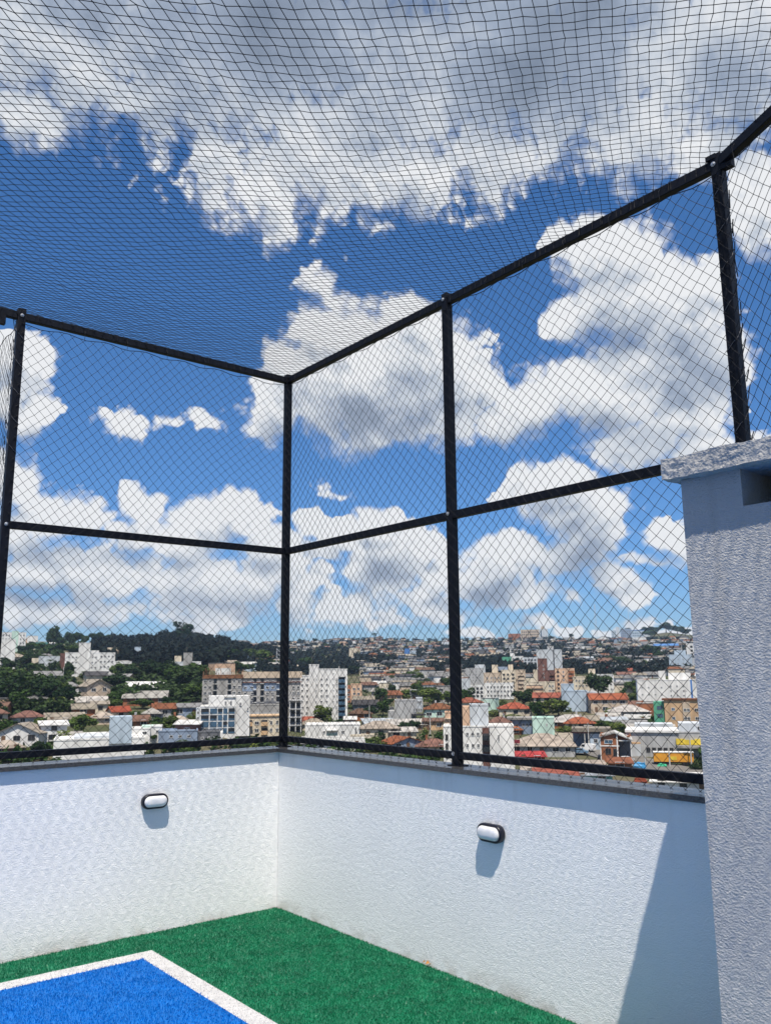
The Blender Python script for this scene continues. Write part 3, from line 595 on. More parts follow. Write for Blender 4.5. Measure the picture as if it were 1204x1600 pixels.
M['dust_road'] = material('dust_road', (.30, .26, .21), .95, .1, var=.3, vscale=.3)
def build_terrain():
    azs = np.concatenate([np.radians(np.linspace(-180, -34, 40)), np.radians(np.linspace(-33.7, 33.7, 340)), np.radians(np.linspace(34, 180, 40))])
    ds = np.concatenate([[12, 60, 120], np.exp(np.linspace(math.log(165), math.log(1950), 90)), [2200, 2700, 4000, 9000]])
    A, D = np.meshgrid(azs, ds, indexing='ij'); Zg = np.maximum(ground_z(A, D), -34)
    Zg = np.where(D > 3000, -34, Zg)
    V = np.stack([D * np.sin(A), D * np.cos(A), Zg], -1).reshape(-1, 3); n, k = len(azs), len(ds)
    i, j = np.meshgrid(np.arange(n - 1), np.arange(k - 1), indexing='ij'); a = i * k + j
    F = np.stack([a, a + k, a + k + 1, a + 1], -1).reshape(-1, 4)[:, ::-1]
    me = bpy.data.meshes.new('terrain'); me.from_pydata(V.tolist(), [], F.tolist()); me.materials.append(M['ground']); me.polygons.foreach_set('use_smooth', [True] * len(F))
    tag(link('terrain', me), kind='structure')
build_terrain()
def road(name, pts, width, mat_, lift=.25):
    mb = MB(); Ps = [place(*p)[0] for p in pts]; L_ = []; N_ = 14
    for i in range(len(Ps) - 1):
        for k in range(N_): L_.append(Ps[i].lerp(Ps[i + 1], k / N_))
    L_.append(Ps[-1]); vs = []
    for i, p in enumerate(L_):
        d = (L_[min(i + 1, len(L_) - 1)] - L_[max(i - 1, 0)]); d.z = 0; s_ = Vector((-d.y, d.x, 0)).normalized() * width / 2
        for q in (p - s_, p + s_): vs.append((q.x, q.y, float(ground_z(math.atan2(q.x, q.y), math.hypot(q.x, q.y))) + lift))
    mb.add(vs, [(2 * i, 2 * i + 1, 2 * i + 3, 2 * i + 2) for i in range(len(L_) - 1)]); return tag(mb.build(name, mat_), kind='structure')
M['asphalt'] = material('asphalt', (.16, .15, .14), .9, .2, var=.3, vscale=.4)
road('street', [(800, 1176), (870, 1174), (935, 1176), (1010, 1196), (1100, 1214)], 11, M['asphalt'])
road('dirt_road', [(905, 1170), (892, 1152), (880, 1145)], 8, M['dust_road'])

# ------------------------------------------------------------------ town materials
WALLS = {'white': (.72, .71, .69), 'cream': (.62, .54, .42), 'grey': (.40, .40, .40), 'beige': (.52, .42, .32), 'pale blue': (.42, .50, .58), 'peach': (.62, .42, .29),
         'brick': (.30, .12, .06), 'mint': (.50, .66, .58), 'dark grey': (.14, .145, .16), 'brown': (.17, .085, .07), 'turquoise': (.16, .42, .42), 'concrete': (.33, .32, .305),
         'tan': (.55, .37, .22), 'silver': (.52, .55, .58), 'yellow': (.70, .52, .06), 'orange': (.70, .30, .04), 'blue': (.08, .20, .48), 'green': (.10, .34, .22), 'slate blue': (.24, .30, .40)}
ROOFS = {'fibre cement': (.42, .36, .29), 'grey': (.27, .265, .26), 'terracotta': (.30, .105, .055), 'orange tile': (.38, .115, .05), 'dark': (.09, .085, .09), 'brown': (.22, .12, .085), 'white': (.74, .73, .70),
         'pale sheet': (.52, .49, .45), 'red': (.45, .07, .05), 'blue': (.10, .24, .52), 'silver': (.48, .52, .56)}
TW = {k: material('wall_' + k.replace(' ', '_'), v, .85, .2, vscale=.6, col2=tuple(c * .70 for c in v), detail=9, stretch=(1, 1, .22)) for k, v in WALLS.items()}
def roofmat(name, col):
    """sheet or tile roof: fine courses as relief, patchy weathering"""
    m_ = material('roof_' + name.replace(' ', '_'), col, .8, .25, vscale=.5, col2=tuple(c * .52 for c in col), detail=10, hue_by_object=.22)
    nt = m_.node_tree; b = nt.nodes['Principled BSDF']; tc = nt.nodes['Texture Coordinate'] if 'Texture Coordinate' in nt.nodes else nt.nodes.new('ShaderNodeTexCoord')
    w = nt.nodes.new('ShaderNodeTexWave'); w.inputs['Scale'].default_value = 2.2; w.inputs['Distortion'].default_value = .4; nt.links.new(tc.outputs['Object'], w.inputs['Vector'])
    bp = nt.nodes.new('ShaderNodeBump'); bp.inputs['Distance'].default_value = .08; nt.links.new(w.outputs['Fac'], bp.inputs['Height']); nt.links.new(bp.outputs[0], b.inputs['Normal'])
    return m_
TR = {k: roofmat(k, v) for k, v in ROOFS.items()}
M['pane'] = material('pane', (.02, .024, .03), .15, .5)
M['blue_pane'] = material('blue_pane', (.05, .10, .16), .12, .6)
M['frame_white'] = material('frame_white', (.6, .6, .6), .6)
M['frame_dark'] = material('frame_dark', (.10, .09, .085), .6)
M['door'] = material('door', (.16, .09, .05), .6, var=.3)
M['painted_bay_shade'] = material('painted_bay_shade', (.05, .05, .055), .8, .2)
WIN = {}
def window_mesh(w, h, frame='frame_white', pane='pane'):
    k = (round(w, 1), round(h, 1), frame, pane)
    if k not in WIN:
        w, h = k[0], k[1]; mb = MB(); f = .09
        mb.box(-w / 2, w / 2, -.02, .05, 0, h, 1)
        for a in ((-w / 2 - f, -w / 2, -f, h + f), (w / 2, w / 2 + f, -f, h + f), (-w / 2, w / 2, -f, 0), (-w / 2, w / 2, h, h + f), (-.03, .03, 0, h)):
            mb.box(a[0], a[1], -.09, .05, a[2], a[3], 0)
        WIN[k] = mb.mesh('window', [M[frame], M[pane]])
    return WIN[k]
THINGS = []       # (name for reference, photo column, photo row) of things others can be described by
def anchor(o, ref, px, py): THINGS.append((ref, px, py))
def frame_at(px, py, yaw=0.0, name='house'):
    p, d, a = place(px, py); e = empty(name, p); e.rotation_euler = (0, 0, -a + yaw); return e, d
# local axes: x along the front (to the viewer's right), -y towards the viewer, z up
def roof_mesh(kind, w, d, z, rise, ov=.5, th=.14):
    mb = MB(); x, y = w / 2 + ov, d / 2 + ov; zo = z - ov * rise / (d / 2) if kind in ('gable', 'hip') else z
    if kind == 'gable':
        for s_ in (-1, 1): mb.add([(-x, s_ * y, zo), (x, s_ * y, zo), (x, 0, z + rise), (-x, 0, z + rise), (-x, s_ * y, zo + th), (x, s_ * y, zo + th), (x, 0, z + rise + th), (-x, 0, z + rise + th)],
                                 [(0, 1, 2, 3), (7, 6, 5, 4), (0, 4, 5, 1), (0, 3, 7, 4), (1, 5, 6, 2)])
    elif kind == 'gablef':
        zo = z - ov * rise / (w / 2)
        for s_ in (-1, 1): mb.add([(s_ * x, -y, zo), (s_ * x, y, zo), (0, y, z + rise), (0, -y, z + rise), (s_ * x, -y, zo + th), (s_ * x, y, zo + th), (0, y, z + rise + th), (0, -y, z + rise + th)],
                                 [(0, 1, 2, 3), (7, 6, 5, 4), (0, 4, 5, 1), (0, 3, 7, 4), (1, 5, 6, 2)])
    elif kind == 'hip':
        i = max(0, x - y); zo -= .0
        top = z + rise; mb.add([(-x, -y, zo), (x, -y, zo), (x, y, zo), (-x, y, zo), (-i, 0, top), (i, 0, top), (-x, -y, zo - th), (x, -y, zo - th), (x, y, zo - th), (-x, y, zo - th)],
               [(0, 1, 5, 4), (1, 2, 5), (2, 3, 4, 5), (3, 0, 4), (6, 7, 1, 0), (7, 8, 2, 1), (8, 9, 3, 2), (9, 6, 0, 3), (9, 8, 7, 6)])
    elif kind == 'shed':
        mb.add([(-x, -y, z - .1), (x, -y, z - .1), (x, y, z + rise), (-x, y, z + rise), (-x, -y, z - .1 + th), (x, -y, z - .1 + th), (x, y, z + rise + th), (-x, y, z + rise + th)],
               [(0, 3, 2, 1), (4, 5, 6, 7), (0, 1, 5, 4), (1, 2, 6, 5), (2, 3, 7, 6), (3, 0, 4, 7)])
    else:
        mb.box(-w / 2 - .12, w / 2 + .12, -d / 2 - .12, d / 2 + .12, z + .002, z + .3)
    return mb
def house(px, yb, wpx, hpx, roof, wall, rcol, label, cat='house', name='house', depth=None, yaw=0.0, rise=None, win=True, group=None, rows=1, door=True, dist=None):
    """px centre column, yb ground row, width and full height in photo pixels at that distance"""
    e, D = frame_at(px, yb, yaw, name); k = D / F_PX; w = wpx * k / max(.7, math.cos(yaw)); H = hpx * k; d = depth or min(max(w * .75, 5), 14)
    if roof in ('gable', 'hip'): rs = rise if rise is not None else min(.28 * d / 2 + .6, H * .5)
    elif roof == 'gablef': rs = rise if rise is not None else min(.5 * w / 2, H * .45)
    elif roof == 'shed': rs = rise if rise is not None else min(.16 * d, H * .5)
    else: rs = 0
    z = max(1.6, H - rs); y0 = d / 2
    mb = MB(); mb.box(-w / 2, w / 2, -d / 2, d / 2, -3, z)
    if roof == 'gable':
        for s_ in (-1, 1): mb.add([(s_ * w / 2, -d / 2, z), (s_ * w / 2, d / 2, z), (s_ * w / 2, 0, z + rs)], [(0, 1, 2) if s_ > 0 else (0, 2, 1)])
    if roof == 'gablef':
        for s_ in (-1, 1): mb.add([(-w / 2, s_ * d / 2, z), (w / 2, s_ * d / 2, z), (0, s_ * d / 2, z + rs)], [(0, 2, 1) if s_ > 0 else (0, 1, 2)])
    if roof == 'shed':
        for s_ in (-1, 1): mb.add([(s_ * w / 2, -d / 2, z), (s_ * w / 2, d / 2, z), (s_ * w / 2, d / 2, z + rs)], [(0, 1, 2) if s_ > 0 else (0, 2, 1)])
        mb.add([(-w / 2, d / 2, z), (w / 2, d / 2, z), (w / 2, d / 2, z + rs), (-w / 2, d / 2, z + rs)], [(1, 0, 3, 2)])
    mb.build('wall', TW[wall], e); roof_mesh(roof, w, d, z, rs, ov=.15 if roof == 'flat' else .55).build('roof', TR[rcol], e)
    tag(e, label, cat, group)
    if D < 330 and rnd.random() < .45 and roof in ('gable', 'hip', 'flat'):
        q = MB(); x = rnd.uniform(-.25, .25) * w
        if rnd.random() < .5: q.box(x - .3, x + .3, -.35 + d * .12, .35 + d * .12, z, z + rs + .9); q.build('chimney', TW['brick'] if rnd.random() < .5 else TW['grey'], e)
        else:
            q.tube([(x, 0, z + rs * .5), (x, 0, z + rs + 2.2)], .06, 4); q.box(x - .7, x + .7, -.04, .04, z + rs + 1.7, z + rs + 1.8); q.build('antenna', M['frame_dark'], e)
    if win and D < 620:
        n = max(1, int(w / 3.2)); hh = z / rows; dn = 'frame_white' if wall not in ('white', 'cream') else 'frame_dark'; di = rnd.randrange(n) if door and n > 1 else -1
        for r_ in range(rows):
            for i in range(n):
                x = -w / 2 + (i + .5) * w / n + rnd.uniform(-.25, .25)
                if r_ == 0 and i == di:
                    q = MB(); q.box(-.5, .5, -.06, .05, 0, 2.1); q.build('door', M['door'], e, (x, -y0, 0))
                else: link('window', window_mesh(rnd.choice((1.2, 1.5, 1.8)), rnd.choice((1.0, 1.2)), dn), e, (x, -y0, r_ * hh + max(.6, hh * .38)))
    return e, D
def block(px, yb, label, boxes, wins=(), cat='apartment building', name='apartment_building', group=None, yaw=0.0, bays=(), ref=None, dist_row=None, rails=()):
    """building laid out by its elevation; boxes: (part, x0, x1, ytop, ybottom, wall colour, front offset m, depth m[, roof slab colour])
       wins: (x0, x1, nx, y0, y1, ny, width px, height px, front offset[, frame, pane]); bays: balconies with recess shade painted on a flat back (x0, x1, ytop, ybottom, front)"""
    e, D = frame_at(px, dist_row or yb, yaw, name); k = D / F_PX; X = lambda x: (x - px) * k; Y = lambda y: (yb - y) * k + (0 if not dist_row else 0)
    if dist_row: e.location.z += (dist_row - yb) * k
    tag(e, label, cat, group)
    for bx in boxes:
        nm, x0, x1, yt, yb_, col, fo, dp = bx[:8]; mb = MB(); zb = Y(yb_) - (4 if yb_ >= yb else 0); mb.box(X(x0), X(x1), fo, fo + dp, zb, Y(yt)); o = mb.build(nm, TW[col] if col in TW else TR[col], e)
        if nm in ('wall', 'tower', 'wing'):
            q = MB(); t_ = .25; x0_, x1_, zt = X(x0) - .08, X(x1) + .08, Y(yt) + .003
            q.box(x0_, x1_, fo - .08, fo + t_, zt, zt + .35); q.box(x0_, x1_, fo + dp - t_, fo + dp + .08, zt, zt + .35); q.box(x0_, x0_ + t_, fo + t_, fo + dp - t_, zt, zt + .35); q.box(x1_ - t_, x1_, fo + t_, fo + dp - t_, zt, zt + .35)
            q.build('parapet', TW[col] if col in TW else TR[col], o)
    for wn in wins:
        x0, x1, nx, y0, y1, ny, ww, wh, fo = wn[:9]; fr_ = wn[9] if len(wn) > 9 else 'frame_white'; pn = wn[10] if len(wn) > 10 else 'pane'
        for j in range(ny):
            for i in range(nx):
                x = x0 + (x1 - x0) * (i + .5) / nx; y = y0 + (y1 - y0) * (j + .5) / ny
                link('window', window_mesh(ww * k, wh * k, fr_, pn), e, (X(x), fo, Y(y + wh / 2)))
    for (x0, x1, yt, yb_, fo, col, rc) in bays:                       # balcony: slab, flat back painted dark as recess shade, rail
        mb = MB(); mb.box(X(x0), X(x1), fo - .03, fo + .02, Y(yb_), Y(yt)); o = mb.build('balcony', M['painted_bay_shade'], e)
        q = MB(); q.box(X(x0) - .1, X(x1) + .1, fo - 1.0, fo - .035, Y(yb_) - .15, Y(yb_)); q.box(X(x0) - .1, X(x1) + .1, fo - 1.0, fo - .92, Y(yb_) + .002, Y(yb_) + .95); q.build('balcony_rail', TW[rc] if rc in TW else M[rc], o)
    if D < 620 and cat == 'apartment building':
        bx = max((b for b in boxes if b[0] in ('wall', 'tower', 'wing')), key=lambda b: -b[3]); xc = X(bx[1] + (bx[2] - bx[1]) * rnd.uniform(.25, .75)); zt = Y(bx[3]) + .3; yc = bx[6] + bx[7] * .4
        q = MB(); q.tube([(xc, yc, zt - .3), (xc, yc, zt + 3.2)], .06, 4); q.box(xc - .6, xc + .6, yc - .04, yc + .04, zt + 2.4, zt + 2.5); q.box(xc - .4, xc + .4, yc - .04, yc + .04, zt + 2.8, zt + 2.88); q.build('antenna', M['frame_dark'], e)
    if ref: THINGS.append((ref, px, (yb + boxes[0][3]) / 2))
    return e, D, k

# ------------------------------------------------------------------ the taller buildings, by elevation
AB = 'apartment_building'
# -- towards the white shaft
block(10, 1046, 'plain white windowless tower wall beside the first fence post', [('tower', -14, 20, 1005, 1046, 'white', 0, 10), ('annex', -14, 23, 1038, 1046, 'white', -2, 2)], ref='the plain white tower wall', cat='building', name='tower_block')
block(24, 1019, 'pale apartment cluster on the ridge above the plain white tower wall', [('wing', 4, 18, 992, 1019, 'white', 0, 10), ('tower', 18, 27, 990, 1019, 'mint', 1, 9), ('wing', 27, 37, 992, 1019, 'white', 0, 9)], [(5, 17, 3, 993, 1015, 4, 1.6, 2.2, 0), (28, 36, 2, 993, 1015, 4, 1.6, 2.2, 0)], ref='the pale ridge apartments')
block(64, 1018, 'turquoise flat roofed hall below the big lone tree on the ridge', [('wall', 56, 73, 1006, 1018, 'turquoise', 0, 12), ('terrace', 54, 78, 1015, 1018, 'cream', -4, 4)], ref='the turquoise hall', cat='hall', name='hall')
block(75, 1045, 'long pale grey warehouse wall beside the white apartment block', [('wall', 62, 97, 1028, 1045, 'silver', 0, 20), ('gable_end', 53, 62, 1030, 1045, 'cream', .2, 18)], ref='the long pale warehouse', cat='warehouse', name='warehouse')
block(138, 1058, 'white apartment block with stair tower and brown balcony stack', [('wall', 105, 174, 1024, 1058, 'white', 0, 14), ('tower', 123, 139, 1010, 1056, 'white', -.6, 8), ('balcony_stack', 98, 105, 1024, 1052, 'brown', .6, 12), ('wing', 139, 151, 1021, 1024, 'white', 1, 8)],
      [(108, 123, 3, 1026, 1056, 4, 2.0, 2.2, 0), (140, 150, 2, 1026, 1056, 4, 1.8, 2.2, 0), (152, 173, 4, 1025, 1055, 4, 2.0, 2.4, 0)], ref='the white stair tower apartments')
block(174, 1040, 'beige stepped building rising behind the white stair tower apartments', [('wall', 165, 183, 1019, 1040, 'beige', 0, 10), ('penthouse', 167, 181, 1014, 1018.6, 'cream', 1, 7)], [(166, 182, 4, 1021, 1036, 3, 1.6, 2, 0)], ref='the beige stepped building')
block(207, 1040, 'pale blue block with a raised stair tower before the dark wooded hill', [('wall', 201, 217, 1021, 1040, 'pale blue', 0, 10), ('tower', 209, 218, 1014, 1040, 'pale blue', -.8, 6), ('wing', 186, 201, 1027, 1040, 'silver', .5, 12), ('wing', 218, 230, 1022, 1040, 'white', .3, 9)], [(219, 229, 3, 1024, 1036, 3, 2.2, 2, .3), (202, 208, 2, 1023, 1036, 3, 1.3, 1.8, 0)], ref='the pale blue tower block')
block(190, 1045, 'low white building with a long flat roof below the pale blue tower block', [('wall', 175, 204, 1035, 1046, 'white', 0, 12), ('upper_storey', 184, 200, 1033, 1034.6, 'pale sheet', 2, 8)], [(177, 203, 6, 1039, 1044, 1, 2.4, 2, 0)], cat='building', name='building')
block(250, 1040, 'cream building with a white water tank cube before the wooded hill', [('wall', 243, 262, 1031, 1042, 'cream', 0, 9), ('water_tank', 240, 247, 1024, 1042, 'white', -.5, 5)], [(249, 261, 3, 1033, 1040, 2, 1.6, 1.8, 0)], cat='building', name='building', ref='the cream tank building')
block(287, 1054, 'white block with an olive stair tower and cream cube roof', [('wall', 264, 311, 1036, 1056, 'silver', 0, 12), ('tower', 286, 299, 1023, 1054, 'concrete', -.6, 7), ('roof_cube', 273, 283, 1026.5, 1035.6, 'cream', 1, 6), ('wing', 299, 312, 1036, 1054, 'white', -.8, 9)], [(266, 284, 4, 1040, 1052, 3, 1.6, 1.8, 0), (301, 311, 3, 1040, 1048, 2, 1.4, 1.8, -.8)], ref='the olive stair tower block')
block(348, 1058, 'bright white shed roof above the unfinished apartment block', [('wall', 337, 360, 1046, 1058, 'white', 0, 12), ('annex', 360, 366, 1051, 1058, 'cream', 1, 6)], cat='shed', name='shed', ref='the bright white shed')
# -- unfinished block
uf, D_, k_ = block(392, 1124, 'unfinished grey apartment block with rusty formwork along its top', [
    ('wall', 319, 377, 1064, 1124, 'concrete', 0, 16), ('wall', 377.2, 466, 1064, 1124, 'concrete', .9, 15), ('roof_slab', 377.2, 468, 1054, 1063.4, 'beige', .5, 15),
    ('floor_band', 377.4, 468, 1069.2, 1070.4, 'brown', .5, .38), ('grey_panel', 378, 399, 1071, 1083, 'slate blue', .84, .05), ('grey_panel', 411, 440, 1071, 1083, 'slate blue', .84, .05), ('dark_band', 319, 328, 1098.5, 1104, 'dark grey', -.1, .09), ('dark_band', 386, 466, 1098.5, 1103, 'dark grey', .5, .38)],
    [(320, 334, 2, 1063, 1098, 3.5 and 4, 4, 3, 0), (362, 378, 2, 1063, 1098, 4, 4, 3, 0), (378, 398, 2, 1065, 1099, 4, 3.6, 3, .84), (412, 428, 2, 1065, 1099, 4, 3.8, 3, .84), (436, 442, 1, 1065, 1099, 4, 3, 3, .84), (452, 466, 2, 1065, 1099, 4, 3.6, 3, .84)],
    ref='the unfinished block')
for x in (338, 359, 397, 408, 432):
    for j in range(4):
        y = 1067.5 + j * 9.4; mb = MB(); f_ = -.02 if x < 377 else .88
        mb.box((x - 392 - 2.4) * k_, (x - 392 + 2.4) * k_, f_ - .02, f_ + .01, (1124 - y - 3.6) * k_, (1124 - y + 3.6) * k_); o = mb.build('balcony_opening', M['pane'], uf)
        q = MB(); q.box((x - 392 - 2.8) * k_, (x - 392 + 2.8) * k_, f_ - .7, f_ - .03, (1124 - y - 4.4) * k_, (1124 - y - 3.7) * k_); q.build('ledge', TW['white'], o)
M['rust'] = material('rust', (.20, .095, .05), .8, .2, var=.4, vscale=1)
M['steel_bar'] = material('steel_bar', (.35, .20, .12), .7, .3)
mb = MB(); mb.box((319 - 392) * k_, (379 - 392) * k_, -.3, -.1, (1124 - 1063.6) * k_, (1124 - 1058) * k_); mb.build('formwork', M['rust'], uf)
for i in range(22):
    x = 320 + i * 2.8 + rnd.uniform(-.6, .6); h = rnd.choice((3, 5, 8, 10)); mb = MB(); mb.box((x - 392) * k_ - .07, (x - 392) * k_ + .07, rnd.uniform(.2, 2), 2.3, (1124 - 1064.6) * k_, (1124 - 1058 + h) * k_); mb.build('starter_bar', M['rust'] if i % 3 else M['steel_bar'], uf)
block(414, 1130, 'blank grey cement warehouse wall below the unfinished block', [('wall', 388, 441, 1104, 1130, 'concrete', -6, 5.8), ('panel', 388.4, 440.6, 1113.5, 1121, 'grey', -6.06, .05)], cat='warehouse', name='warehouse')
# -- balcony block
bb, D_, k_ = block(348, 1152, 'white block with four rows of dark glazed balconies', [('wall', 314, 366, 1108, 1152, 'white', 0, 10), ('upper_wall', 326, 387, 1092, 1151, 'white', .5, 9), ('roof_box', 348.6, 366, 1091, 1094, 'white', .2, 5), ('side_stack', 308, 313.6, 1109, 1138, 'silver', 1, 6)],
      [(350, 352, 1, 1100, 1107, 1, 2.2, 6.5, .4), (358, 360, 1, 1100, 1107, 1, 2.2, 6.5, .4), (372, 374, 1, 1101, 1107, 1, 2, 4, .4), (383, 385, 1, 1109, 1114, 1, 1.6, 4, .4), (309, 313, 1, 1112, 1136, 3, 3, 4, 1)], ref='the dark balcony block')
for j in range(4):
    for (x0, x1) in ((315.4, 327), (328.6, 339), (340, 346.6), (348, 354), (355.6, 365)):
        y0, y1 = 1110 + j * 9.6, 1117.6 + j * 9.6
        mb = MB(); mb.box((x0 - 348) * k_, (x1 - 348) * k_, -.05, -.01, (1152 - y1) * k_, (1152 - y0) * k_); o = mb.build('balcony_glazing', M['blue_pane'] if rnd.random() < .45 else M['pane'], bb)
        q = MB(); q.box((x0 - 348) * k_, (x1 - 348) * k_, -.09, -.06, (1152 - y1) * k_, (1152 - y1 + 2.3) * k_); q.build('rail_glass', M['blue_pane'], o)
block(404, 1153, 'cream two storey apartments with brown framed balconies beside the dark balcony block', [('wall', 367, 442, 1123, 1153, 'cream', 1.5, 9), ('cornice', 366.6, 440, 1121.4, 1122.8, 'tan', 1.2, 8)],
      [(396, 406, 1, 1127, 1149, 2, 6, 4.4, 1.5), (418, 436, 2, 1127, 1149, 2, 3, 4.6, 1.5)], bays=[(368, 378, 1128, 1136, 1.5, 'tan', 'tan'), (379, 386, 1128, 1136, 1.5, 'tan', 'tan'), (408, 417, 1128, 1136, 1.5, 'tan', 'tan'), (388, 394, 1128, 1136, 1.5, 'tan', 'tan'), (368, 378, 1140, 1149, 1.5, 'tan', 'tan'), (408, 417, 1140, 1149, 1.5, 'tan', 'tan')], ref='the cream balcony apartments')
block(324, 1158, 'low dark grey flat roofed shop below the dark balcony block', [('wall', 300, 342, 1146, 1160, 'dark grey', -3, 8), ('end_wall', 342.2, 346, 1146, 1158, 'white', -3.2, 7)], [(303, 340, 4, 1151, 1157, 1, 3, 2.6, -3)], cat='shop', name='shop')
# -- scaffolded frame behind the corner post
sf, D_, k_ = block(461, 1145, 'bare concrete frame building standing behind the corner post', [('wall', 453, 469, 1098, 1148, 'concrete', 3, 8), ('floor_slab', 451, 471, 1097, 1098.8, 'grey', -.5, 10), ('floor_slab', 451, 471, 1110, 1111.6, 'grey', -.5, 3.4), ('floor_slab', 451, 471, 1122, 1123.6, 'grey', -.5, 3.4), ('floor_slab', 451, 471, 1134, 1135.6, 'grey', -.5, 3.4),
      ('column', 452, 453.2, 1098.8, 1148, 'white', -.4, .8), ('column', 461, 462.2, 1098.8, 1148, 'white', -.4, .8), ('column', 469, 470.2, 1098.8, 1148, 'white', -.4, .8)], [(454, 468, 2, 1099, 1146, 4, 4.6, 5, 3, 'frame_dark')], cat='building', name='building')
# -- white tall block
block(502, 1130, 'tall white apartment block with a column of blue glass balconies', [('wing', 464, 484, 1060.5, 1130, 'white', 0, 14), ('tower', 483, 497.4, 1044.5, 1130, 'white', -.5, 10), ('wall', 497.4, 528, 1051, 1130, 'white', .2, 14), ('wall', 527.6, 541, 1051.5, 1062, 'white', -.2, 10), ('stair_core', 527.4, 541, 1062.4, 1130, 'silver', .6, 12), ('edge_pier', 538, 541.4, 1062.2, 1127, 'white', -.5, 1), ('chimney', 528, 529.6, 1046, 1051, 'white', 1, 1)],
      [(469, 484, 2, 1061.5, 1120, 7, 2.6, 2.6, 0), (492.4, 495.6, 1, 1061.5, 1120, 7, 1.5, 2.6, -.5), (498, 514, 2, 1061.5, 1120, 7, 2.6, 2.6, .2), (516, 524, 1, 1053, 1112, 7, 1.5, 1.6, .2), (523.6, 526.6, 1, 1061.5, 1128, 8, 1.2, 2.6, .2)],
      bays=[(528, 537.6, 1063.6 + 8.3 * j, 1070 + 8.3 * j, .55, 'silver', 'blue_pane') for j in range(8)], ref='the tall white block')
block(556, 1100, 'peach flats with a brown side standing behind the tall white block', [('wall', 548, 565, 1071, 1100, 'peach', 0, 10), ('side_bay', 541.6, 547.8, 1072, 1098, 'brick', .5, 8)], [(550, 563, 2, 1074, 1096, 3, 3, 2.6, 0), (542, 547, 1, 1076, 1096, 3, 3.4, 3, .5)], ref='the peach flats')
block(520, 1156, 'long low white hall with an awning over its door', [('wall', 478, 561, 1135, 1157, 'white', 0, 12), ('awning', 510, 527, 1141, 1142.5, 'white', -2, 2), ('sign_band', 511, 526, 1147, 1151, 'mint', -.1, .1)], [(505, 508, 1, 1143, 1147, 1, 3, 3, 0), (532, 538, 1, 1143, 1147, 1, 4, 3, 0), (553, 556, 1, 1137, 1150, 1, 2, 10, 0)], cat='hall', name='hall', ref='the long white hall')
block(572, 1164, 'cream boundary wall standing in front of the long white hall', [('wall', 548, 584, 1151, 1165, 'cream', 0, 1)], cat='wall', name='garden_wall')
# -- centre
block(634, 1128, 'grey angular modern house with a slit of windows', [('wall', 617, 650, 1097, 1128, 'grey', 0, 10), ('wing', 650.2, 660, 1094, 1110, 'silver', 1, 8), ('lower_wall', 607, 616.8, 1112, 1130, 'grey', -.5, 9), ('carport_roof', 642, 664, 1116, 1118, 'dark', -5, 4.8)], [(645, 659, 4, 1106, 1116, 1, 2, 5, -.02), (609, 616, 1, 1105, 1111, 1, 6, 4, .4), (651, 659, 3, 1097, 1101, 1, 2, 2, 1)], cat='house', name='house', ref='the grey angular house')
block(722, 1150, 'peach and grey plain wall block behind the middle fence post', [('wall', 696, 735, 1117, 1150, 'peach', 2, 7), ('ledge', 695, 712, 1125, 1126, 'cream', 1.5, .48)], cat='building', name='building')
block(748, 1206, 'white apartment block with a dark window bay close behind the middle post', [('wing', 696, 765, 1142, 1210, 'white', 0, 9), ('tower', 736.5, 764.4, 1110.5, 1141.6, 'silver', 1, 6), ('side_tower', 725, 736.2, 1111.5, 1141.6, 'peach', 1.4, 5), ('wall', 765.2, 801, 1141, 1210, 'white', -1.2, 9), ('dark_bay', 754.4, 764.8, 1143, 1206, 'brown', -.25, .24)],
      [(728, 752, 3, 1144, 1194, 3, 3.4, 4.4, 0), (777, 780, 1, 1152, 1163, 1, 2, 9, -1.2), (696, 706, 1, 1150, 1190, 3, 3, 8, 0, 'frame_dark')], bays=[(755, 764.4, 1151, 1160, -.26, 'brown', 'pane'), (755, 764.4, 1168, 1176, -.26, 'brown', 'pane')], ref='the white apartments close by')
block(787, 1090, 'big beige apartment block with two roof water towers', [('wall', 757, 784, 1054, 1092, 'beige', 2, 14), ('wall', 784.2, 806, 1050, 1092, 'cream', 0, 16), ('wing', 806.2, 820, 1050, 1090, 'beige', -.4, 14), ('water_tower', 770, 779, 1041, 1053.6, 'cream', 4, 6), ('water_tower', 795, 802, 1041, 1049.6, 'cream', 4, 6), ('link_roof', 779.4, 794.6, 1044, 1049.8, 'slate blue', 5, 6)],
      [(785, 797, 2, 1053, 1084, 5, 2.4, 2.4, 0, 'frame_dark'), (760, 783, 4, 1058, 1076, 3, 2, 2.4, 2), (798, 805, 1, 1053, 1088, 6, 3, 2.6, 0, 'frame_dark')], bays=[(809, 818, 1054 + 6 * j, 1057.6 + 6 * j, -.45, 'beige', 'beige') for j in range(6)], ref='the beige water tower apartments')
block(767, 1094, 'white four storey flats in front of the beige water tower apartments', [('wall', 736, 757, 1073, 1094, 'white', -2, 9), ('wall', 757.4, 801, 1070, 1093, 'white', -1, 8), ('stair_bay', 723, 735.6, 1062, 1094, 'silver', -.6, 9)], [(738, 756, 3, 1074, 1091, 3, 3.2, 3, -2, 'frame_dark'), (760, 800, 8, 1072, 1091, 3, 2.2, 2.8, -1)], ref='the white four storey flats')
block(741, 1072, 'plain grey block by the middle fence post', [('wall', 728, 754, 1046, 1074, 'grey', 0, 12), ('upper_wall', 742, 758, 1040, 1072, 'silver', 2, 8)], [(731, 752, 4, 1049, 1066, 4, 1.6, 1.8, 0)], cat='office block', name='office_block', ref='the plain grey block')
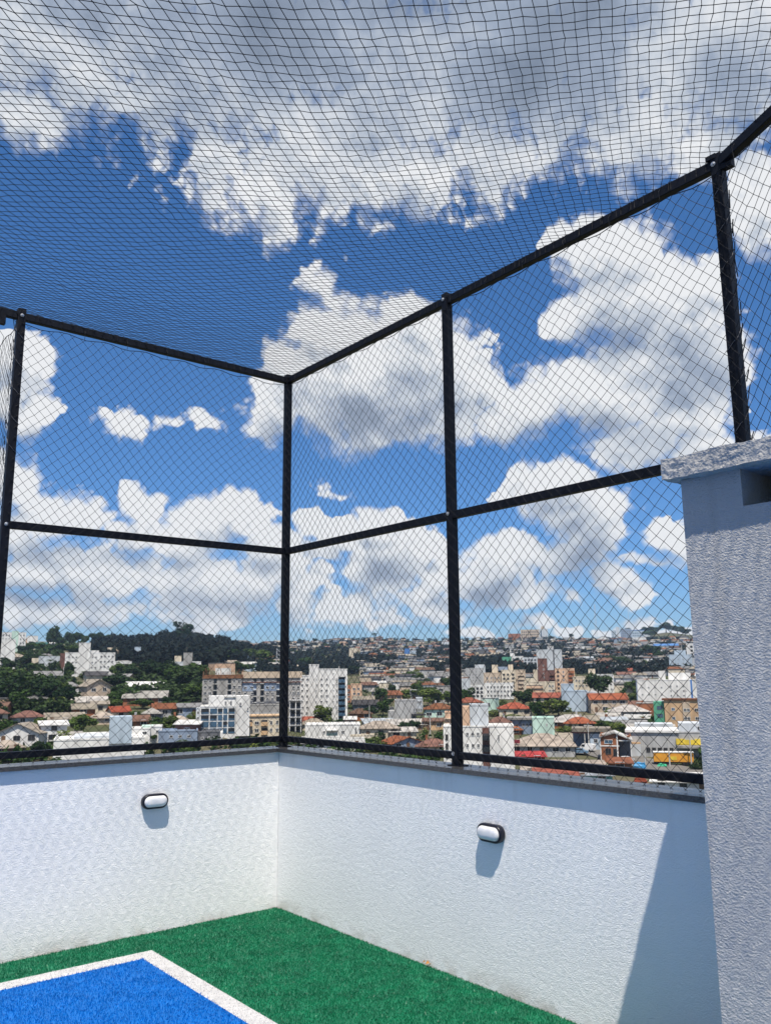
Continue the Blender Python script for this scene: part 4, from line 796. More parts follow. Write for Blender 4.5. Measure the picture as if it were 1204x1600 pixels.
block(801, 1041, 'white hillside building with a green painted end', [('wall', 799, 817, 1026.5, 1041, 'white', 0, 9), ('green_end', 785, 798.8, 1027, 1041, 'green', .2, 9), ('roof_cube', 797, 804, 1021.5, 1026.2, 'white', 1, 5)], [(800, 816, 4, 1028, 1036, 2, 1.8, 1.8, 0)], cat='building', name='building', ref='the green ended building')
block(828, 1046, 'grey white flats on the slope beside the pale high tower', [('wall', 818, 839, 1028.5, 1046, 'silver', 0, 9)], [(819, 838, 4, 1030, 1044, 3, 2.4, 2.2, 0, 'frame_dark')], ref='the grey white flats')
block(859, 1062, 'high pale tower with a dark vertical seam', [('wall', 840, 864.6, 1018, 1064, 'silver', 0, 12), ('seam', 864.8, 866.6, 1018, 1062, 'dark grey', .4, 10), ('wing', 866.8, 878, 1018, 1062, 'silver', .1, 12), ('roof_box', 856.6, 866, 1012, 1017.6, 'grey', 2, 6)], [(867.6, 871, 1, 1022, 1058, 8, 1.2, 1.2, .1), (846, 849, 1, 1022, 1058, 8, 1, 1.2, 0)], ref='the pale high tower')
block(868, 1090, 'brown and beige apartments with a tall brown stair tower', [('tower', 843, 857, 1033.5, 1090, 'brown', 0, 9), ('wall', 857.2, 868, 1051, 1090, 'brown', .6, 9), ('wall', 868.2, 897, 1048.5, 1090, 'peach', .2, 9), ('side_wall', 836, 842.8, 1049, 1085, 'cream', 1, 8)],
      [(850, 853, 1, 1040, 1064, 4, 1.6, 1.8, 0), (869, 876, 1, 1050, 1086, 6, 2.6, 2.4, .2, 'frame_dark'), (877, 884, 1, 1050, 1086, 6, 2, 2.4, .2)], bays=[(888, 896, 1051 + 6 * j, 1054.4 + 6 * j, .18, 'brick', 'brick') for j in range(5)] + [(860, 867, 1054 + 6.4 * j, 1057.6 + 6.4 * j, .58, 'brick', 'brown') for j in range(5)], ref='the brown stair tower apartments')
block(845, 1094, 'low cream flats with rusty balconies before the brown stair tower apartments', [('wall', 820, 866, 1068, 1095, 'cream', -3, 7), ('pier', 851, 854, 1066, 1094, 'cream', -3.4, .38)], [(856, 865, 2, 1070, 1090, 3, 2.2, 2.4, -3)], bays=[(824, 848, 1072 + 7 * j, 1076 + 7 * j, -3.05, 'brick', 'peach') for j in range(3)])
block(926, 1090, 'long cream three storey flats behind the big round tree', [('wall', 897.6, 922, 1060, 1090, 'cream', 0, 9), ('wall', 922.4, 957, 1057, 1088, 'white', 1, 9), ('roof_box', 921, 931, 1048, 1059, 'yellow' and 'cream', 3, 5)], [(900, 920, 4, 1062, 1084, 3, 2, 2.4, 0), (934, 956, 4, 1060, 1082, 3, 2, 2.4, 1)], ref='the long cream flats')
block(900, 1113, 'plain pale blue grey cube house with a higher slab end', [('wall', 880, 917, 1083, 1112, 'pale blue', 0, 9), ('tower', 879, 898, 1073, 1110, 'pale blue', .5, 7), ('side_bay', 917.2, 929, 1083, 1108, 'silver', 1.2, 8)], [(919, 928, 2, 1086, 1106, 2, 4, 5, 1.2, 'frame_white', 'blue_pane')], cat='house', name='house', ref='the pale blue grey cube house')
block(1043, 1102, 'white apartments with dark blue corner strips and a square roof tower', [('wall', 1001, 1084, 1067, 1104, 'white', 0, 10), ('roof_tower', 1032.4, 1042, 1053, 1066.6, 'white', 1, 5), ('corner_strip', 1000, 1001.6, 1066, 1100, 'slate blue', -.2, 1), ('corner_strip', 1075.6, 1078, 1066, 1095, 'blue', -.2, .18), ('upper_wall', 1046, 1077, 1056, 1066.6, 'white', 3, 7)],
      [(1004, 1040, 4, 1072, 1092, 2, 1.6, 1.8, 0), (1044, 1070, 3, 1072, 1092, 3, 1.8, 2, 0)], ref='the white corner strip apartments')
block(1066, 1052, 'pale blue grey tower block beside the grey shaft', [('wall', 1048, 1080, 1026, 1053, 'pale blue', 0, 12), ('roof_box', 1056, 1072, 1019, 1025.6, 'pale blue', 2, 7), ('side_bay', 1080.2, 1086, 1030, 1050, 'silver', 1, 9)], [(1050, 1078, 4, 1029, 1047, 3, 1.2, 1.4, 0)], ref='the pale blue grey tower')
block(1080, 1036, 'narrow white slab with brown windows next to the grey shaft', [('wall', 1074, 1086, 1008, 1036, 'white', 0, 9)], [(1078, 1084, 1, 1010, 1032, 4, 3, 3, 0, 'frame_dark')])
block(1070, 1136, 'tan three storey flats with a green glazed end', [('wall', 1043, 1108, 1099, 1137, 'tan', 0, 10), ('green_end', 1028, 1042.8, 1101, 1133, 'green', .8, 9), ('grey_bay', 1068, 1078, 1101, 1132, 'beige', -.4, .38), ('roof_edge', 1040, 1108, 1096.6, 1098.6, 'terracotta', -.4, 10)],
      [(1032, 1041, 1, 1104, 1126, 2, 7, 4.4, .8, 'frame_dark', 'blue_pane'), (1048, 1062, 1, 1105, 1130, 2, 4, 3.6, 0, 'frame_white', 'blue_pane'), (1069, 1078, 2, 1106, 1130, 2, 3, 3.8, -.4), (1082, 1092, 1, 1106, 1130, 2, 5, 3.6, 0)], ref='the tan flats')
block(1086, 1100, 'square brick tower rising over the tan flats', [('tower', 1074, 1096, 1080, 1104, 'peach', 0, 8)], [(1082, 1090, 1, 1093, 1100, 1, 5, 4, 0)], cat='building', name='building')
# -- near shops
block(834, 1148, 'low blue house with white window frames beside the mint wall', [('wall', 795, 832.8, 1127, 1148, 'slate blue', .5, 8), ('roof_edge', 794, 833, 1123.5, 1126.6, 'pale sheet', -.4, 9)], [(798, 812, 2, 1131, 1143, 1, 4, 7, .5), (816, 832, 3, 1131, 1137, 1, 3, 4, .5)], cat='house', name='house')
block(849, 1150, 'plain mint green gable wall in front of the shop row', [('wall', 833, 865, 1125, 1151, 'mint', -1, 9)], [(852, 856, 1, 1131, 1137, 1, 1.6, 3.6, -1)], cat='house', name='house', ref='the mint gable wall')
e, D_ = house(847, 1177, 92, 29, 'hip', 'grey', 'fibre cement', 'long grey corner shop under a wide hipped sheet roof', 'shop', 'shop', depth=13, rise=2.6); anchor(e, 'the long corner shop', 847, 1165)
M['sign_red'] = material('sign_red', (.20, .03, .04), .5)
mb = MB(); mb.box(-8, -5.6, -6.6, -6.53, 3.0, 3.9); mb.build('sign_board', M['sign_red'], e)
block(921, 1174, 'open fronted dark workshop with a rusty beam under a grey sheet roof', [('roof_sheet', 896, 953, 1142, 1147, 'fibre cement', -.6, 9), ('wall', 897, 951, 1147.4, 1176, 'slate blue', 6, 1), ('side_wall', 922, 951, 1150, 1176, 'pale blue', .2, .3), ('beam', 895, 923, 1147.4, 1149.4, 'brown', -.4, .3)], [(926, 934, 1, 1156, 1164, 1, 5, 5, .2)], cat='workshop', name='workshop', ref='the open workshop')
ob, D_, k_ = block(965, 1192, 'orange brick workshop with white beams, open dark bay and pitched front', [('wall', 942, 966.6, 1155, 1193, 'brick', 0, 9), ('wall', 966.8, 985, 1157, 1193, 'brick', 3, 8), ('white_beam', 941.6, 968, 1167.6, 1169.2, 'white', -.12, .1), ('white_beam', 964.4, 966.2, 1150, 1193, 'white', -.2, .19), ('white_beam', 940.6, 942.2, 1166, 1190, 'white', -.12, .4), ('white_beam', 966.8, 984, 1160, 1161.6, 'white', -.1, .5), ('bay_back', 968, 984, 1162, 1193, 'dark grey', 2.8, .18), ('white_beam', 983.6, 985, 1155, 1193, 'white', -.1, .6)],
      [(945, 961, 1, 1150 + 8, 1167, 1, 11, 5, -.02, 'frame_white', 'blue_pane'), (947, 957, 1, 1170, 1182, 1, 7, 7, -.02, 'frame_dark'), (959, 964, 1, 1171, 1188, 1, 4, 14, -.02, 'frame_dark')], cat='workshop', name='workshop', ref='the orange brick workshop')
mb = MB(); X = lambda x: (x - 965) * k_; Zz = lambda y: (1192 - y) * k_
for (xa, ya, xb, yb_, mt) in ((940, 1157, 962, 1150.5, 'pale sheet'), (962, 1150.5, 987, 1161, 'white')):
    mb = MB(); t_ = .3; mb.add([(X(xa), -.5, Zz(ya)), (X(xb), -.5, Zz(yb_)), (X(xb), 9, Zz(yb_)), (X(xa), 9, Zz(ya)), (X(xa), -.5, Zz(ya) + t_), (X(xb), -.5, Zz(yb_) + t_), (X(xb), 9, Zz(yb_) + t_), (X(xa), 9, Zz(ya) + t_)], [(0, 3, 2, 1), (4, 5, 6, 7), (0, 1, 5, 4), (1, 2, 6, 5), (2, 3, 7, 6), (3, 0, 4, 7)]); mb.build('roof', TR[mt], ob)
mb = MB(); mb.add([(X(942), .01, Zz(1155)), (X(966.6), .01, Zz(1155)), (X(962), .01, Zz(1151))], [(0, 1, 2)]); mb.build('gable', TW['brick'], ob)
block(1040, 1184, 'long grey warehouse with a yellow sign band beside the orange brick workshop', [('wall', 986, 1096, 1150, 1186, 'grey', 0, 14), ('white_cornice', 985, 1060, 1146.4, 1149.6, 'white', -.4, 14), ('sign_band', 1055, 1104, 1158, 1166, 'yellow', -.35, .34), ('upper_storey', 1060, 1106, 1137, 1149.6, 'silver', 2, 10), ('canopy', 1056, 1104, 1167, 1170, 'pale sheet', -2.5, 2.4), ('lower_wall', 988, 1006, 1166, 1186, 'silver', -1, .9), ('rust_strip', 988, 1006, 1163.4, 1165.8, 'rust' if False else 'tan', -1, .9)],
      [(1084, 1092, 1, 1141, 1147, 1, 4, 5, 2), (1012, 1052, 5, 1168, 1180, 1, 4.6, 6, 0, 'frame_dark')], cat='warehouse', name='warehouse', ref='the grey sign band warehouse')
block(1005, 1150, 'low pale blue sheet roofed shed behind the orange brick workshop', [('wall', 994, 1045, 1138, 1150, 'silver', 0, 8), ('roof_sheet', 993, 1046, 1133, 1137.6, 'silver', -.5, 9)], cat='shed', name='shed')
# -- near low row at the wall top
block(150, 1190, 'big pale flat roofed building with a plain blue grey service tower', [('wall', 92, 216, 1160, 1196, 'white', 0, 24), ('service_tower', 166.4, 197.4, 1128, 1166, 'pale blue', -.4, 6), ('roof_kerb', 118, 166, 1156, 1159.6, 'silver', 3, 12)], [(200, 214, 3, 1168, 1176, 1, 3, 4, 0)], cat='building', name='building', ref='the blue grey service tower')
block(235, 1164, 'white boxy modern house with one dark window', [('wall', 208, 234, 1143, 1166, 'white', 0, 8), ('wing', 234.2, 251, 1141, 1163, 'white', 1, 7), ('roof_edge', 222, 238, 1139, 1142.6, 'mint', 2, 6)], [(222, 230, 1, 1146, 1151, 1, 5, 3.6, 0), (241, 247, 1, 1145, 1149, 1, 3, 3, 1)], cat='house', name='house', ref='the white boxy house')
block(280, 1163, 'long dark slate flat roofed shed', [('wall', 250, 306, 1145, 1165, 'slate blue', 0, 9)], [(262, 300, 3, 1149, 1155, 1, 4, 3, 0)], cat='shed', name='shed')

# ------------------------------------------------------------------ houses one can pick out
H = [  # px, ground row, width, height, roof, wall, roof colour, yaw, rows, label, reference
 (36, 1163, 54, 28, 'gablef', 'white', 'fibre cement', -.35, 1, 'white gable fronted house with three dark windows below the tree mass', 'the white gable house'),
 (43, 1134, 38, 20, 'hip', 'silver', 'brown', .2, 1, 'grey house under a faded red brown hipped roof at the foot of the tree mass', 'the red brown hipped house'),
 (10, 1178, 40, 18, 'hip', 'brown', 'fibre cement', .1, 1, 'brown walled low house peeping over the coping end', None),
 (100, 1132, 50, 15, 'gable', 'silver', 'fibre cement', .05, 1, 'long grey sheet roofed row house behind the small white tower house', None),
 (82, 1160, 34, 28, 'shed', 'white', 'white', .1, 2, 'stepped white house with a small square turret', 'the stepped white house'),
 (108, 1164, 26, 16, 'shed', 'white', 'pale sheet', -.1, 1, 'small white lean-to with a curved pale roof', None),
 (73, 1078, 34, 26, 'gable', 'white', 'grey', .15, 2, 'white two storey house with grey gables above the tree mass', 'the grey gabled white house'),
 (49, 1061, 26, 10, 'gable', 'cream', 'terracotta', 0, 1, 'low house with a terracotta roof below the long pale warehouse', None),
 (17, 1062, 22, 11, 'gable', 'pale blue', 'white', 0, 1, 'small house with a shiny white roof under the plain white tower wall', None),
 (148, 1074, 28, 22, 'gable', 'cream', 'dark', .2, 1, 'wide house with a dark brown roof under the white stair tower apartments', 'the dark roofed house'),
 (147, 1100, 32, 34, 'gablef', 'beige', 'fibre cement', .45, 2, 'tall steep gabled beige house with two rows of windows', 'the steep gabled house'),
 (108, 1081, 28, 14, 'hip', 'brown', 'grey', 0, 1, 'low hut with a grey hipped roof and dark front by the tree mass', None),
 (122, 1092, 24, 14, 'hip', 'silver', 'grey', .1, 1, 'grey blue hut tucked under a grey roof beside the steep gabled house', None),
 (136, 1104, 52, 14, 'gable', 'cream', 'pale sheet', .04, 1, 'long cream house under bleached sheets in front of the steep gabled house', None),
 (130, 1119, 30, 17, 'gable', 'brick', 'fibre cement', .1, 1, 'red brick shack with a blue tarpaulin side', 'the brick shack'),
 (156, 1114, 22, 16, 'shed', 'cream', 'fibre cement', 0, 1, 'narrow cream house stepping down beside the brick shack', None),
 (160, 1131, 36, 16, 'hip', 'beige', 'fibre cement', 0, 1, 'beige hipped bungalow above the blue grey service tower', None),
 (228, 1087, 54, 20, 'gable', 'slate blue', 'white', .03, 1, 'long two tone house with a bright roof and red brick end', 'the long bright roofed house'),
 (228, 1101, 60, 19, 'gable', 'brick', 'pale sheet', -.08, 1, 'brick house with patchwork pale sheets and a dark gable', 'the patchwork roofed house'),
 (255, 1122, 30, 20, 'gable', 'grey', 'terracotta', .1, 1, 'grey house under a bright terracotta roof between green gardens', 'the terracotta roofed grey house'),
 (237, 1126, 26, 18, 'hip', 'dark grey', 'pale sheet', 0, 1, 'dark walled bungalow with a pale hipped roof', None),
 (292, 1119, 40, 18, 'shed', 'slate blue', 'grey', 0, 1, 'long slate grey workshop with a flat pitched roof below the wood', None),
 (212, 1136, 34, 16, 'gable', 'brick', 'brown', .15, 1, 'squat brown roofed brick house with an orange side', None),
 (185, 1124, 24, 18, 'gable', 'cream', 'red', .3, 1, 'house with a red painted roof panel', None),
 (280, 1136, 32, 16, 'hip', 'beige', 'fibre cement', .1, 1, 'beige hipped bungalow behind a bushy garden tree', None),
 (295, 1151, 34, 22, 'shed', 'brown', 'white', -.2, 1, 'brown house with a glaring white lean roof panel', 'the glaring white roof'),
 (205, 1172, 40, 20, 'gable', 'white', 'white', .05, 1, 'white long roofed house close under the coping', None),
 (480, 1134, 34, 13, 'gable', 'cream', 'terracotta', 0, 1, 'house with a rusty hipped roof at the foot of the tall white block', None),
 (490, 1141, 36, 17, 'hip', 'cream', 'fibre cement', .1, 1, 'beige hipped house before the foot of the tall white block', None),
 (568, 1105, 30, 16, 'gable', 'cream', 'fibre cement', 0, 1, 'cream house with a worn roof beside the peach flats', None),
 (570, 1114, 36, 19, 'gable', 'dark grey', 'dark', .12, 1, 'dark slate house with a pale ridge', 'the dark slate house'),
 (563, 1125, 34, 17, 'hip', 'brick', 'brown', 0, 1, 'brown hipped house among shrubs', 'the brown hipped house'),
 (547, 1136, 16, 15, 'shed', 'brick', 'white', 0, 1, 'tiny brick kiosk with a white roof edge', None),
 (592, 1138, 46, 12, 'shed', 'white', 'silver', .2, 1, 'white roofed carport on the slope', None),
 (592, 1152, 58, 24, 'hip', 'cream', 'fibre cement', .1, 1, 'cream villa with a broad faded hipped roof', 'the cream villa'),
 (634, 1139, 56, 14, 'gable', 'cream', 'pale sheet', .1, 1, 'long faded roof house below the grey angular house', None),
 (628, 1153, 40, 14, 'shed', 'cream', 'pale sheet', .1, 1, 'white walled patio house behind two round trees', None),
 (686, 1124, 46, 24, 'hip', 'mint', 'terracotta', .04, 1, 'pale green house with a large terracotta hipped roof', 'the terracotta hipped house'),
 (677, 1140, 30, 16, 'shed', 'tan', 'tan' if False else 'brown', 0, 1, 'unrendered tan house frame with a gallery', None),
 (628, 1172, 48, 19, 'gablef', 'slate blue', 'orange tile', .5, 1, 'blue grey house with a vivid orange gabled roof', 'the vivid orange gabled roof'),
 (677, 1174, 50, 18, 'hip', 'beige', 'brown', 0, 1, 'house under a flat brown tiled roof beside the white apartments close by', None),
 (804, 1119, 48, 20, 'hip', 'cream', 'orange tile', .06, 1, 'pavilion with a glowing orange hipped roof and pillars', 'the orange hipped pavilion'),
 (781, 1148, 32, 26, 'hip', 'peach', 'peach' if False else 'brown', 0, 1, 'square salmon brown house beside the blue house', None),
 (805, 1147, 18, 13, 'hip', 'brick', 'orange tile', 0, 1, 'small hut with an orange tiled roof in front of the low blue house', None),
 (766, 1110, 20, 18, 'flat', 'mint', 'white', -.3, 1, 'pale green box house with white cornice', 'the pale green box house'),
 (849, 1098, 24, 12, 'shed', 'silver', 'grey', 0, 1, 'small grey shed below the low cream flats', None),
 (948, 1113, 52, 27, 'gable', 'beige', 'orange tile', .18, 2, 'large two storey house with a bright orange tiled roof', 'the large orange roofed house'),
 (980, 1112, 42, 15, 'gable', 'brown', 'brown', -.1, 1, 'house with a broad brown tiled roof beside the large orange roofed house', None),
 (982, 1123, 54, 20, 'hip', 'grey', 'pale sheet', .1, 1, 'grey villa with a star shaped pale hipped roof', 'the grey villa'),
 (995, 1130, 34, 9, 'shed', 'dark grey', 'white', -.1, 1, 'bright white awning roof over a dark yard', None),
 (1012, 1122, 30, 21, 'flat', 'brick', 'pale sheet', 0, 1, 'plain red brick house beside the tan flats', None),
 (1020, 1112, 30, 14, 'gable', 'brown', 'dark', .1, 1, 'dark roofed old house before the white corner strip apartments', None),
 (892, 1136, 66, 18, 'hip', 'brick', 'pale sheet', .05, 1, 'low brick house with a broad bleached hipped roof', None),
 (905, 1139, 44, 17, 'hip', 'cream', 'orange tile', .1, 1, 'cream bungalow with an orange tiled porch roof', 'the orange porch bungalow'),
 (925, 1138, 18, 18, 'gable', 'tan', 'tan' if False else 'fibre cement', 0, 1, 'tan gabled house wing with an arched window', None),
 (936, 1134, 20, 10, 'shed', 'turquoise', 'pale sheet', 0, 1, 'little turquoise lean-to shed near the orange porch bungalow', None),
 (957, 1137, 34, 15, 'gable', 'turquoise', 'silver', .5, 1, 'turquoise gabled cottage with a silver roof', 'the turquoise cottage'),
 (984, 1139, 44, 10, 'gable', 'beige', 'grey', 0, 1, 'long low grey roofed sheds behind the turquoise cottage', None),
 (950, 1128, 32, 11, 'gable', 'peach', 'pale sheet', 0, 1, 'pinkish low house between the large orange roofed house and the turquoise cottage', None),
 (1010, 1147, 74, 12, 'gable', 'cream', 'pale sheet', 0, 1, 'long beige sheet roof behind the grey sign band warehouse', None),
 (880, 1210, 120, 9, 'shed', 'cream', 'fibre cement', .06, 1, 'broad faded sheet roof of a hall just above the bottom rail', None),
 (828, 1192, 40, 9, 'shed', 'brick', 'red', .1, 1, 'faded red sheet roof beside the white apartments close by', None),
 (868, 1222, 60, 10, 'shed', 'brick', 'terracotta', .05, 1, 'terracotta lean roof just below the bottom rail', None),
 (968, 1203, 30, 10, 'shed', 'brick', 'terracotta', .1, 1, 'faded red roof beside the blue covered stack', None),
 (925, 1222, 56, 12, 'shed', 'turquoise', 'silver', 0, 1, 'turquoise yard building under the bottom rail', None),
 (1066, 1232, 80, 12, 'shed', 'white', 'white', 0, 1, 'white warehouse roof end above the coping', None),
 (520, 1168, 90, 10, 'shed', 'white', 'white', 0, 1, 'bright flat roof in front of the long white hall', None),
 (20, 1031, 20, 7, 'gable', 'cream', 'pale sheet', 0, 1, 'low cream house on the slope between the ridge apartments and the white tower', None),
 (51, 1004, 14, 9, 'flat', 'white', 'white', 0, 1, 'white cube villa on the ridge near the big lone tree', None),
 (44, 1004, 12, 7, 'gable', 'peach', 'pale sheet', 0, 1, 'pinkish ridge house beside the white cube villa', None),
 (82, 1009, 10, 5, 'gable', 'white', 'white', 0, 1, 'tiny white roof among ridge trees', None),
 (552, 1028, 13, 15, 'flat', 'cream', 'white', 0, 2, 'pale twin block on the far slope beyond the tall white block', 'the pale twin block'),
 (636, 1031, 8, 17, 'flat', 'blue', 'blue', 0, 2, 'bright blue tower house on the far slope', 'the bright blue tower house'),
 (645, 1030, 10, 13, 'flat', 'pale blue', 'white', 0, 2, 'pale blue house next to the bright blue tower house', None),
 (697, 1012, 14, 9, 'flat', 'silver', 'white', 0, 2, 'pale block high on the far slope by the middle post', None),
 (688, 1058, 34, 9, 'shed', 'silver', 'grey', 0, 1, 'long grey school building below the far slope', 'the long grey school'),
 (910, 1020, 26, 9, 'flat', 'white', 'white', 0, 1, 'long white villa on the slope above the pale high tower', 'the long white villa'),
 (942, 1003, 16, 9, 'gablef', 'white', 'white', 0, 1, 'white house with a rounded gable below the radio mast', None),
 (1040, 1018, 34, 11, 'gable', 'white', 'blue', .05, 1, 'long building with a strong blue roof on the far slope', 'the strong blue roof'),
 (1005, 1016, 16, 7, 'gable', 'pale blue', 'silver', 0, 1, 'pale blue roofed shed beside the strong blue roof', None),
 (998, 1004, 20, 7, 'flat', 'white', 'white', 0, 1, 'white villa pair below the ridge towers', None),
 (1010, 995, 18, 8, 'flat', 'silver', 'blue', 0, 1, 'grey house with a bluish top on the ridge', None),
 (958, 1030, 22, 8, 'gable', 'white', 'terracotta', 0, 1, 'low house with faded terracotta roof on the far slope', None),
 (946, 1051, 18, 9, 'gable', 'brick', 'red', .1, 1, 'house with a dark red roof beyond the long cream flats', None),
 (986, 1055, 24, 10, 'gable', 'cream', 'terracotta', -.1, 1, 'red roofed house on the slope behind the white corner strip apartments', None),
 (1062, 1048, 22, 10, 'hip', 'white', 'terracotta', 0, 1, 'red roofed house before the pale blue grey tower', None),
 (1056, 1050, 10, 12, 'gablef', 'white', 'white', .2, 1, 'white pointed gable house by the red roof', None),
 (978, 1062, 26, 11, 'gable', 'peach', 'brown', .1, 1, 'house with brown tiles beside the long cream flats', None),
 (1019, 1060, 24, 9, 'gable', 'grey', 'grey', 0, 1, 'grey roofed house above the white corner strip apartments', None),
]
for (px, yb, w, h, rf, wl, rc, yaw, rows, label, ref) in H:
    e, D_ = house(px, yb, w, h, rf, wl, rc, label, yaw=yaw, rows=rows)
    if ref: THINGS.append((ref, px, yb - h / 2))
# ridge buildings
block(835, 1000, 'wide pale institutional block on the skyline', [('wall', 814, 842, 984.5, 1000, 'beige', 0, 14), ('wing', 842.4, 855, 984, 1000, 'silver', 1, 12), ('roof_box', 845, 850, 979.6, 983.6, 'beige', 2, 5), ('low_wing', 795, 813.6, 990, 1000, 'brick', 2, 10)], [(815, 841, 9, 986, 998, 3, 1.3, 2, 0, 'frame_dark'), (844, 846, 1, 985, 998, 1, 1.4, 11, 1, 'frame_dark', 'blue_pane')], cat='building', name='building', ref='the skyline institution')
block(968, 1001, 'blue grey pair of ridge towers', [('tower', 956, 963, 986, 1001, 'pale blue', 0, 9), ('tower', 963.4, 968, 981, 1001, 'silver', 1, 8), ('tower', 969, 985, 984, 1001, 'slate blue', .4, 9)], [(957, 963, 2, 987, 999, 4, 1.2, 1.5, 0), (971, 984, 4, 986, 999, 4, 1.2, 1.5, .4)], ref='the ridge towers')
block(995, 997, 'blue roofed ridge building beside the ridge towers', [('wall', 986, 1005, 986, 998, 'pale blue', 0, 9), ('roof_sheet', 985.6, 1005.4, 985, 986, 'blue', -.3, 9.6)], [(988, 1004, 5, 988, 995, 2, 1.6, 1.8, 0, 'frame_white', 'blue_pane')], cat='building', name='building')
block(420, 1011, 'pale villa with a dark roof on the far ridge beside the corner post', [('wall', 410, 430, 1005, 1012, 'silver', 0, 10), ('roof_sheet', 411, 428, 1003.4, 1004.8, 'dark', -.5, 11)], [(412, 428, 5, 1006, 1010, 1, 1.6, 1.8, 0)], cat='house', name='house')
block(396, 1012, 'cluster of pale ridge flats seen beyond the dark wooded hill', [('wall', 390, 404, 1005.5, 1014, 'white', 0, 9), ('wing', 366, 389, 1010, 1015, 'silver', 1, 9)], [(391, 403, 4, 1007, 1012, 2, 1, 1.2, 0)])

# ------------------------------------------------------------------ masts, poles, vehicles and yard things
M['mast'] = material('mast', (.45, .46, .48), .5, .4); M['pole'] = material('pole', (.40, .39, .37), .8)
def lattice(px, yb, top, wpx, label, cat='mast', name='radio_mast', taper=.35):
    e, D = frame_at(px, yb, 0, name); k = D / F_PX; H_ = (yb - top) * k; w = wpx * k / 2; tag(e, label, cat); n = max(6, int(H_ / (w * 3))); r = max(.10, w * .13)
    cs = lambda z: [(sx * w * (1 - (1 - taper) * z / H_), sy * w * (1 - (1 - taper) * z / H_), z) for sx, sy in ((-1, -1), (1, -1), (1, 1), (-1, 1))]
    for c0, c1 in zip(cs(0), cs(H_)):
        mb = MB(); mb.tube([(c0[0], c0[1], -2), c1], r, 4); mb.build('leg', M['mast'], e)
    mb = MB()
    for i in range(n):
        a, b = cs(H_ * i / n), cs(H_ * (i + 1) / n)
        for q in range(4): mb.tube([a[q], b[(q + 1) % 4]], r * .6, 3)
    tag(mb.build('bracing', M['mast'], e), kind='stuff')
lattice(931, 997, 945, 3.2, 'tall red white lattice radio mast on the far ridge'); THINGS.append(('the radio mast', 931, 970))
lattice(983, 993, 930, 1.2, 'thin needle mast standing over the ridge towers', taper=.5)
lattice(435, 1052, 1015, 7, 'pale lattice pylon beside the corner post', 'pylon', 'pylon', .9)
def pole(px, yb, top, label, arm=True):
    e, D = frame_at(px, yb, 0, 'utility_pole'); k = D / F_PX; H_ = (yb - top) * k; tag(e, label, 'utility pole', 'utility poles along the streets')
    mb = MB(); mb.tube([(0, 0, -1), (0, 0, H_)], [.20, .12], 7); mb.build('shaft', M['pole'], e)
    if arm:
        mb = MB(); mb.box(-1.1, 1.1, -.08, .08, H_ - .8, H_ - .62); mb.build('crossarm', M['pole'], e)
for a in ((920, 1176, 1134, 'pale concrete utility pole in front of the open workshop'), (914, 1176, 1150, 'thin dark lamp pole beside the open workshop', False), (1046, 1200, 1160, 'grey utility pole before the grey sign band warehouse'), (1080, 1200, 1157, 'dark utility pole by the yellow sign band'), (672, 1152, 1120, 'white utility pole beside the terracotta hipped house', False), (561, 1122, 1106, 'short pale pole by the brown hipped house', False),
          (577, 1128, 1104, 'concrete pole beside the brown hipped house', False), (98, 1074, 1046, 'pale pole rising out of the trees under the white stair tower apartments', False), (116, 1152, 1136, 'thin white pole among the bushes by the stepped white house', False), (1008, 1204, 1166, 'dark pole at the corner of the grey sign band warehouse')): pole(*a)
M['tyre'] = material('tyre', (.015, .015, .016), .8); M['headlight'] = material('headlight', (.6, .6, .62), .1, .6)
CARS = {}
def car(px, yb, col, label, yaw, kind='car', scale=1.0):
    p, D, a = place(px, yb); e = empty('parked_car', p + Z * .26); e.rotation_euler = (0, 0, -a + yaw); tag(e, label, kind, 'vehicles parked along the street'); s = scale
    m_ = M.get('car_' + label) or material('car_paint', col, .25, .6); prof = [(-2.1, .35), (-2.1, .85), (-1.9, .95), (-1.25, 1.0), (-.75, 1.42), (.75, 1.45), (1.45, .98), (2.0, .9), (2.12, .6), (2.1, .35)] if kind == 'car' else [(-2.4, .35), (-2.4, 2.0), (-2.2, 2.15), (1.1, 2.15), (1.75, 1.25), (2.3, 1.1), (2.4, .7), (2.4, .35)]
    n = len(prof); w = .85 if kind == 'car' else 1.0; mb = MB(); tw = lambda z: w - .16 * max(0, z - .95)
    mb.add([(x * s, -tw(z) * s, z * s) for x, z in prof] + [(x * s, tw(z) * s, z * s) for x, z in prof], [tuple(range(n)), tuple(range(n, 2 * n))[::-1]] + [(i, i + n, (i + 1) % n + n, (i + 1) % n) for i in range(n)])
    mb.build('body', m_, e)
    for sy in (-1, 1):
        mb = MB(); y = (w - .06) * sy * s; pts = [(-1.0, .98), (-.68, 1.36), (.68, 1.38), (1.2, .98)] if kind == 'car' else [(.2, 1.35), (.2, 1.95), (1.05, 1.95), (1.5, 1.35)]
        mb.add([(x * s, y + .035 * sy * s, z * s) for x, z in pts], [(0, 1, 2, 3)] if sy > 0 else [(3, 2, 1, 0)]); mb.build('window', M['pane'], e)
    for x in (-1.3, 1.35):
        for sy in (-1, 1):
            mb = MB(); mb.tube([(x * s, sy * (w - .18) * s, .32 * s), (x * s, sy * (w + .02) * s, .32 * s)], .32 * s, 12); mb.build('wheel', M['tyre'], e)
    for sy in (-1, 1):
        mb = MB(); mb.box((2.08 if kind == 'car' else 2.38) * s, (2.16 if kind == 'car' else 2.44) * s, sy * .6 * s - .16, sy * .6 * s + .16, .62 * s, .78 * s); mb.build('headlight', M['headlight'], e)
car(872, 1178, (.10, .012, .02), 'dark red car parked before the long corner shop', 2.9, scale=1.15)
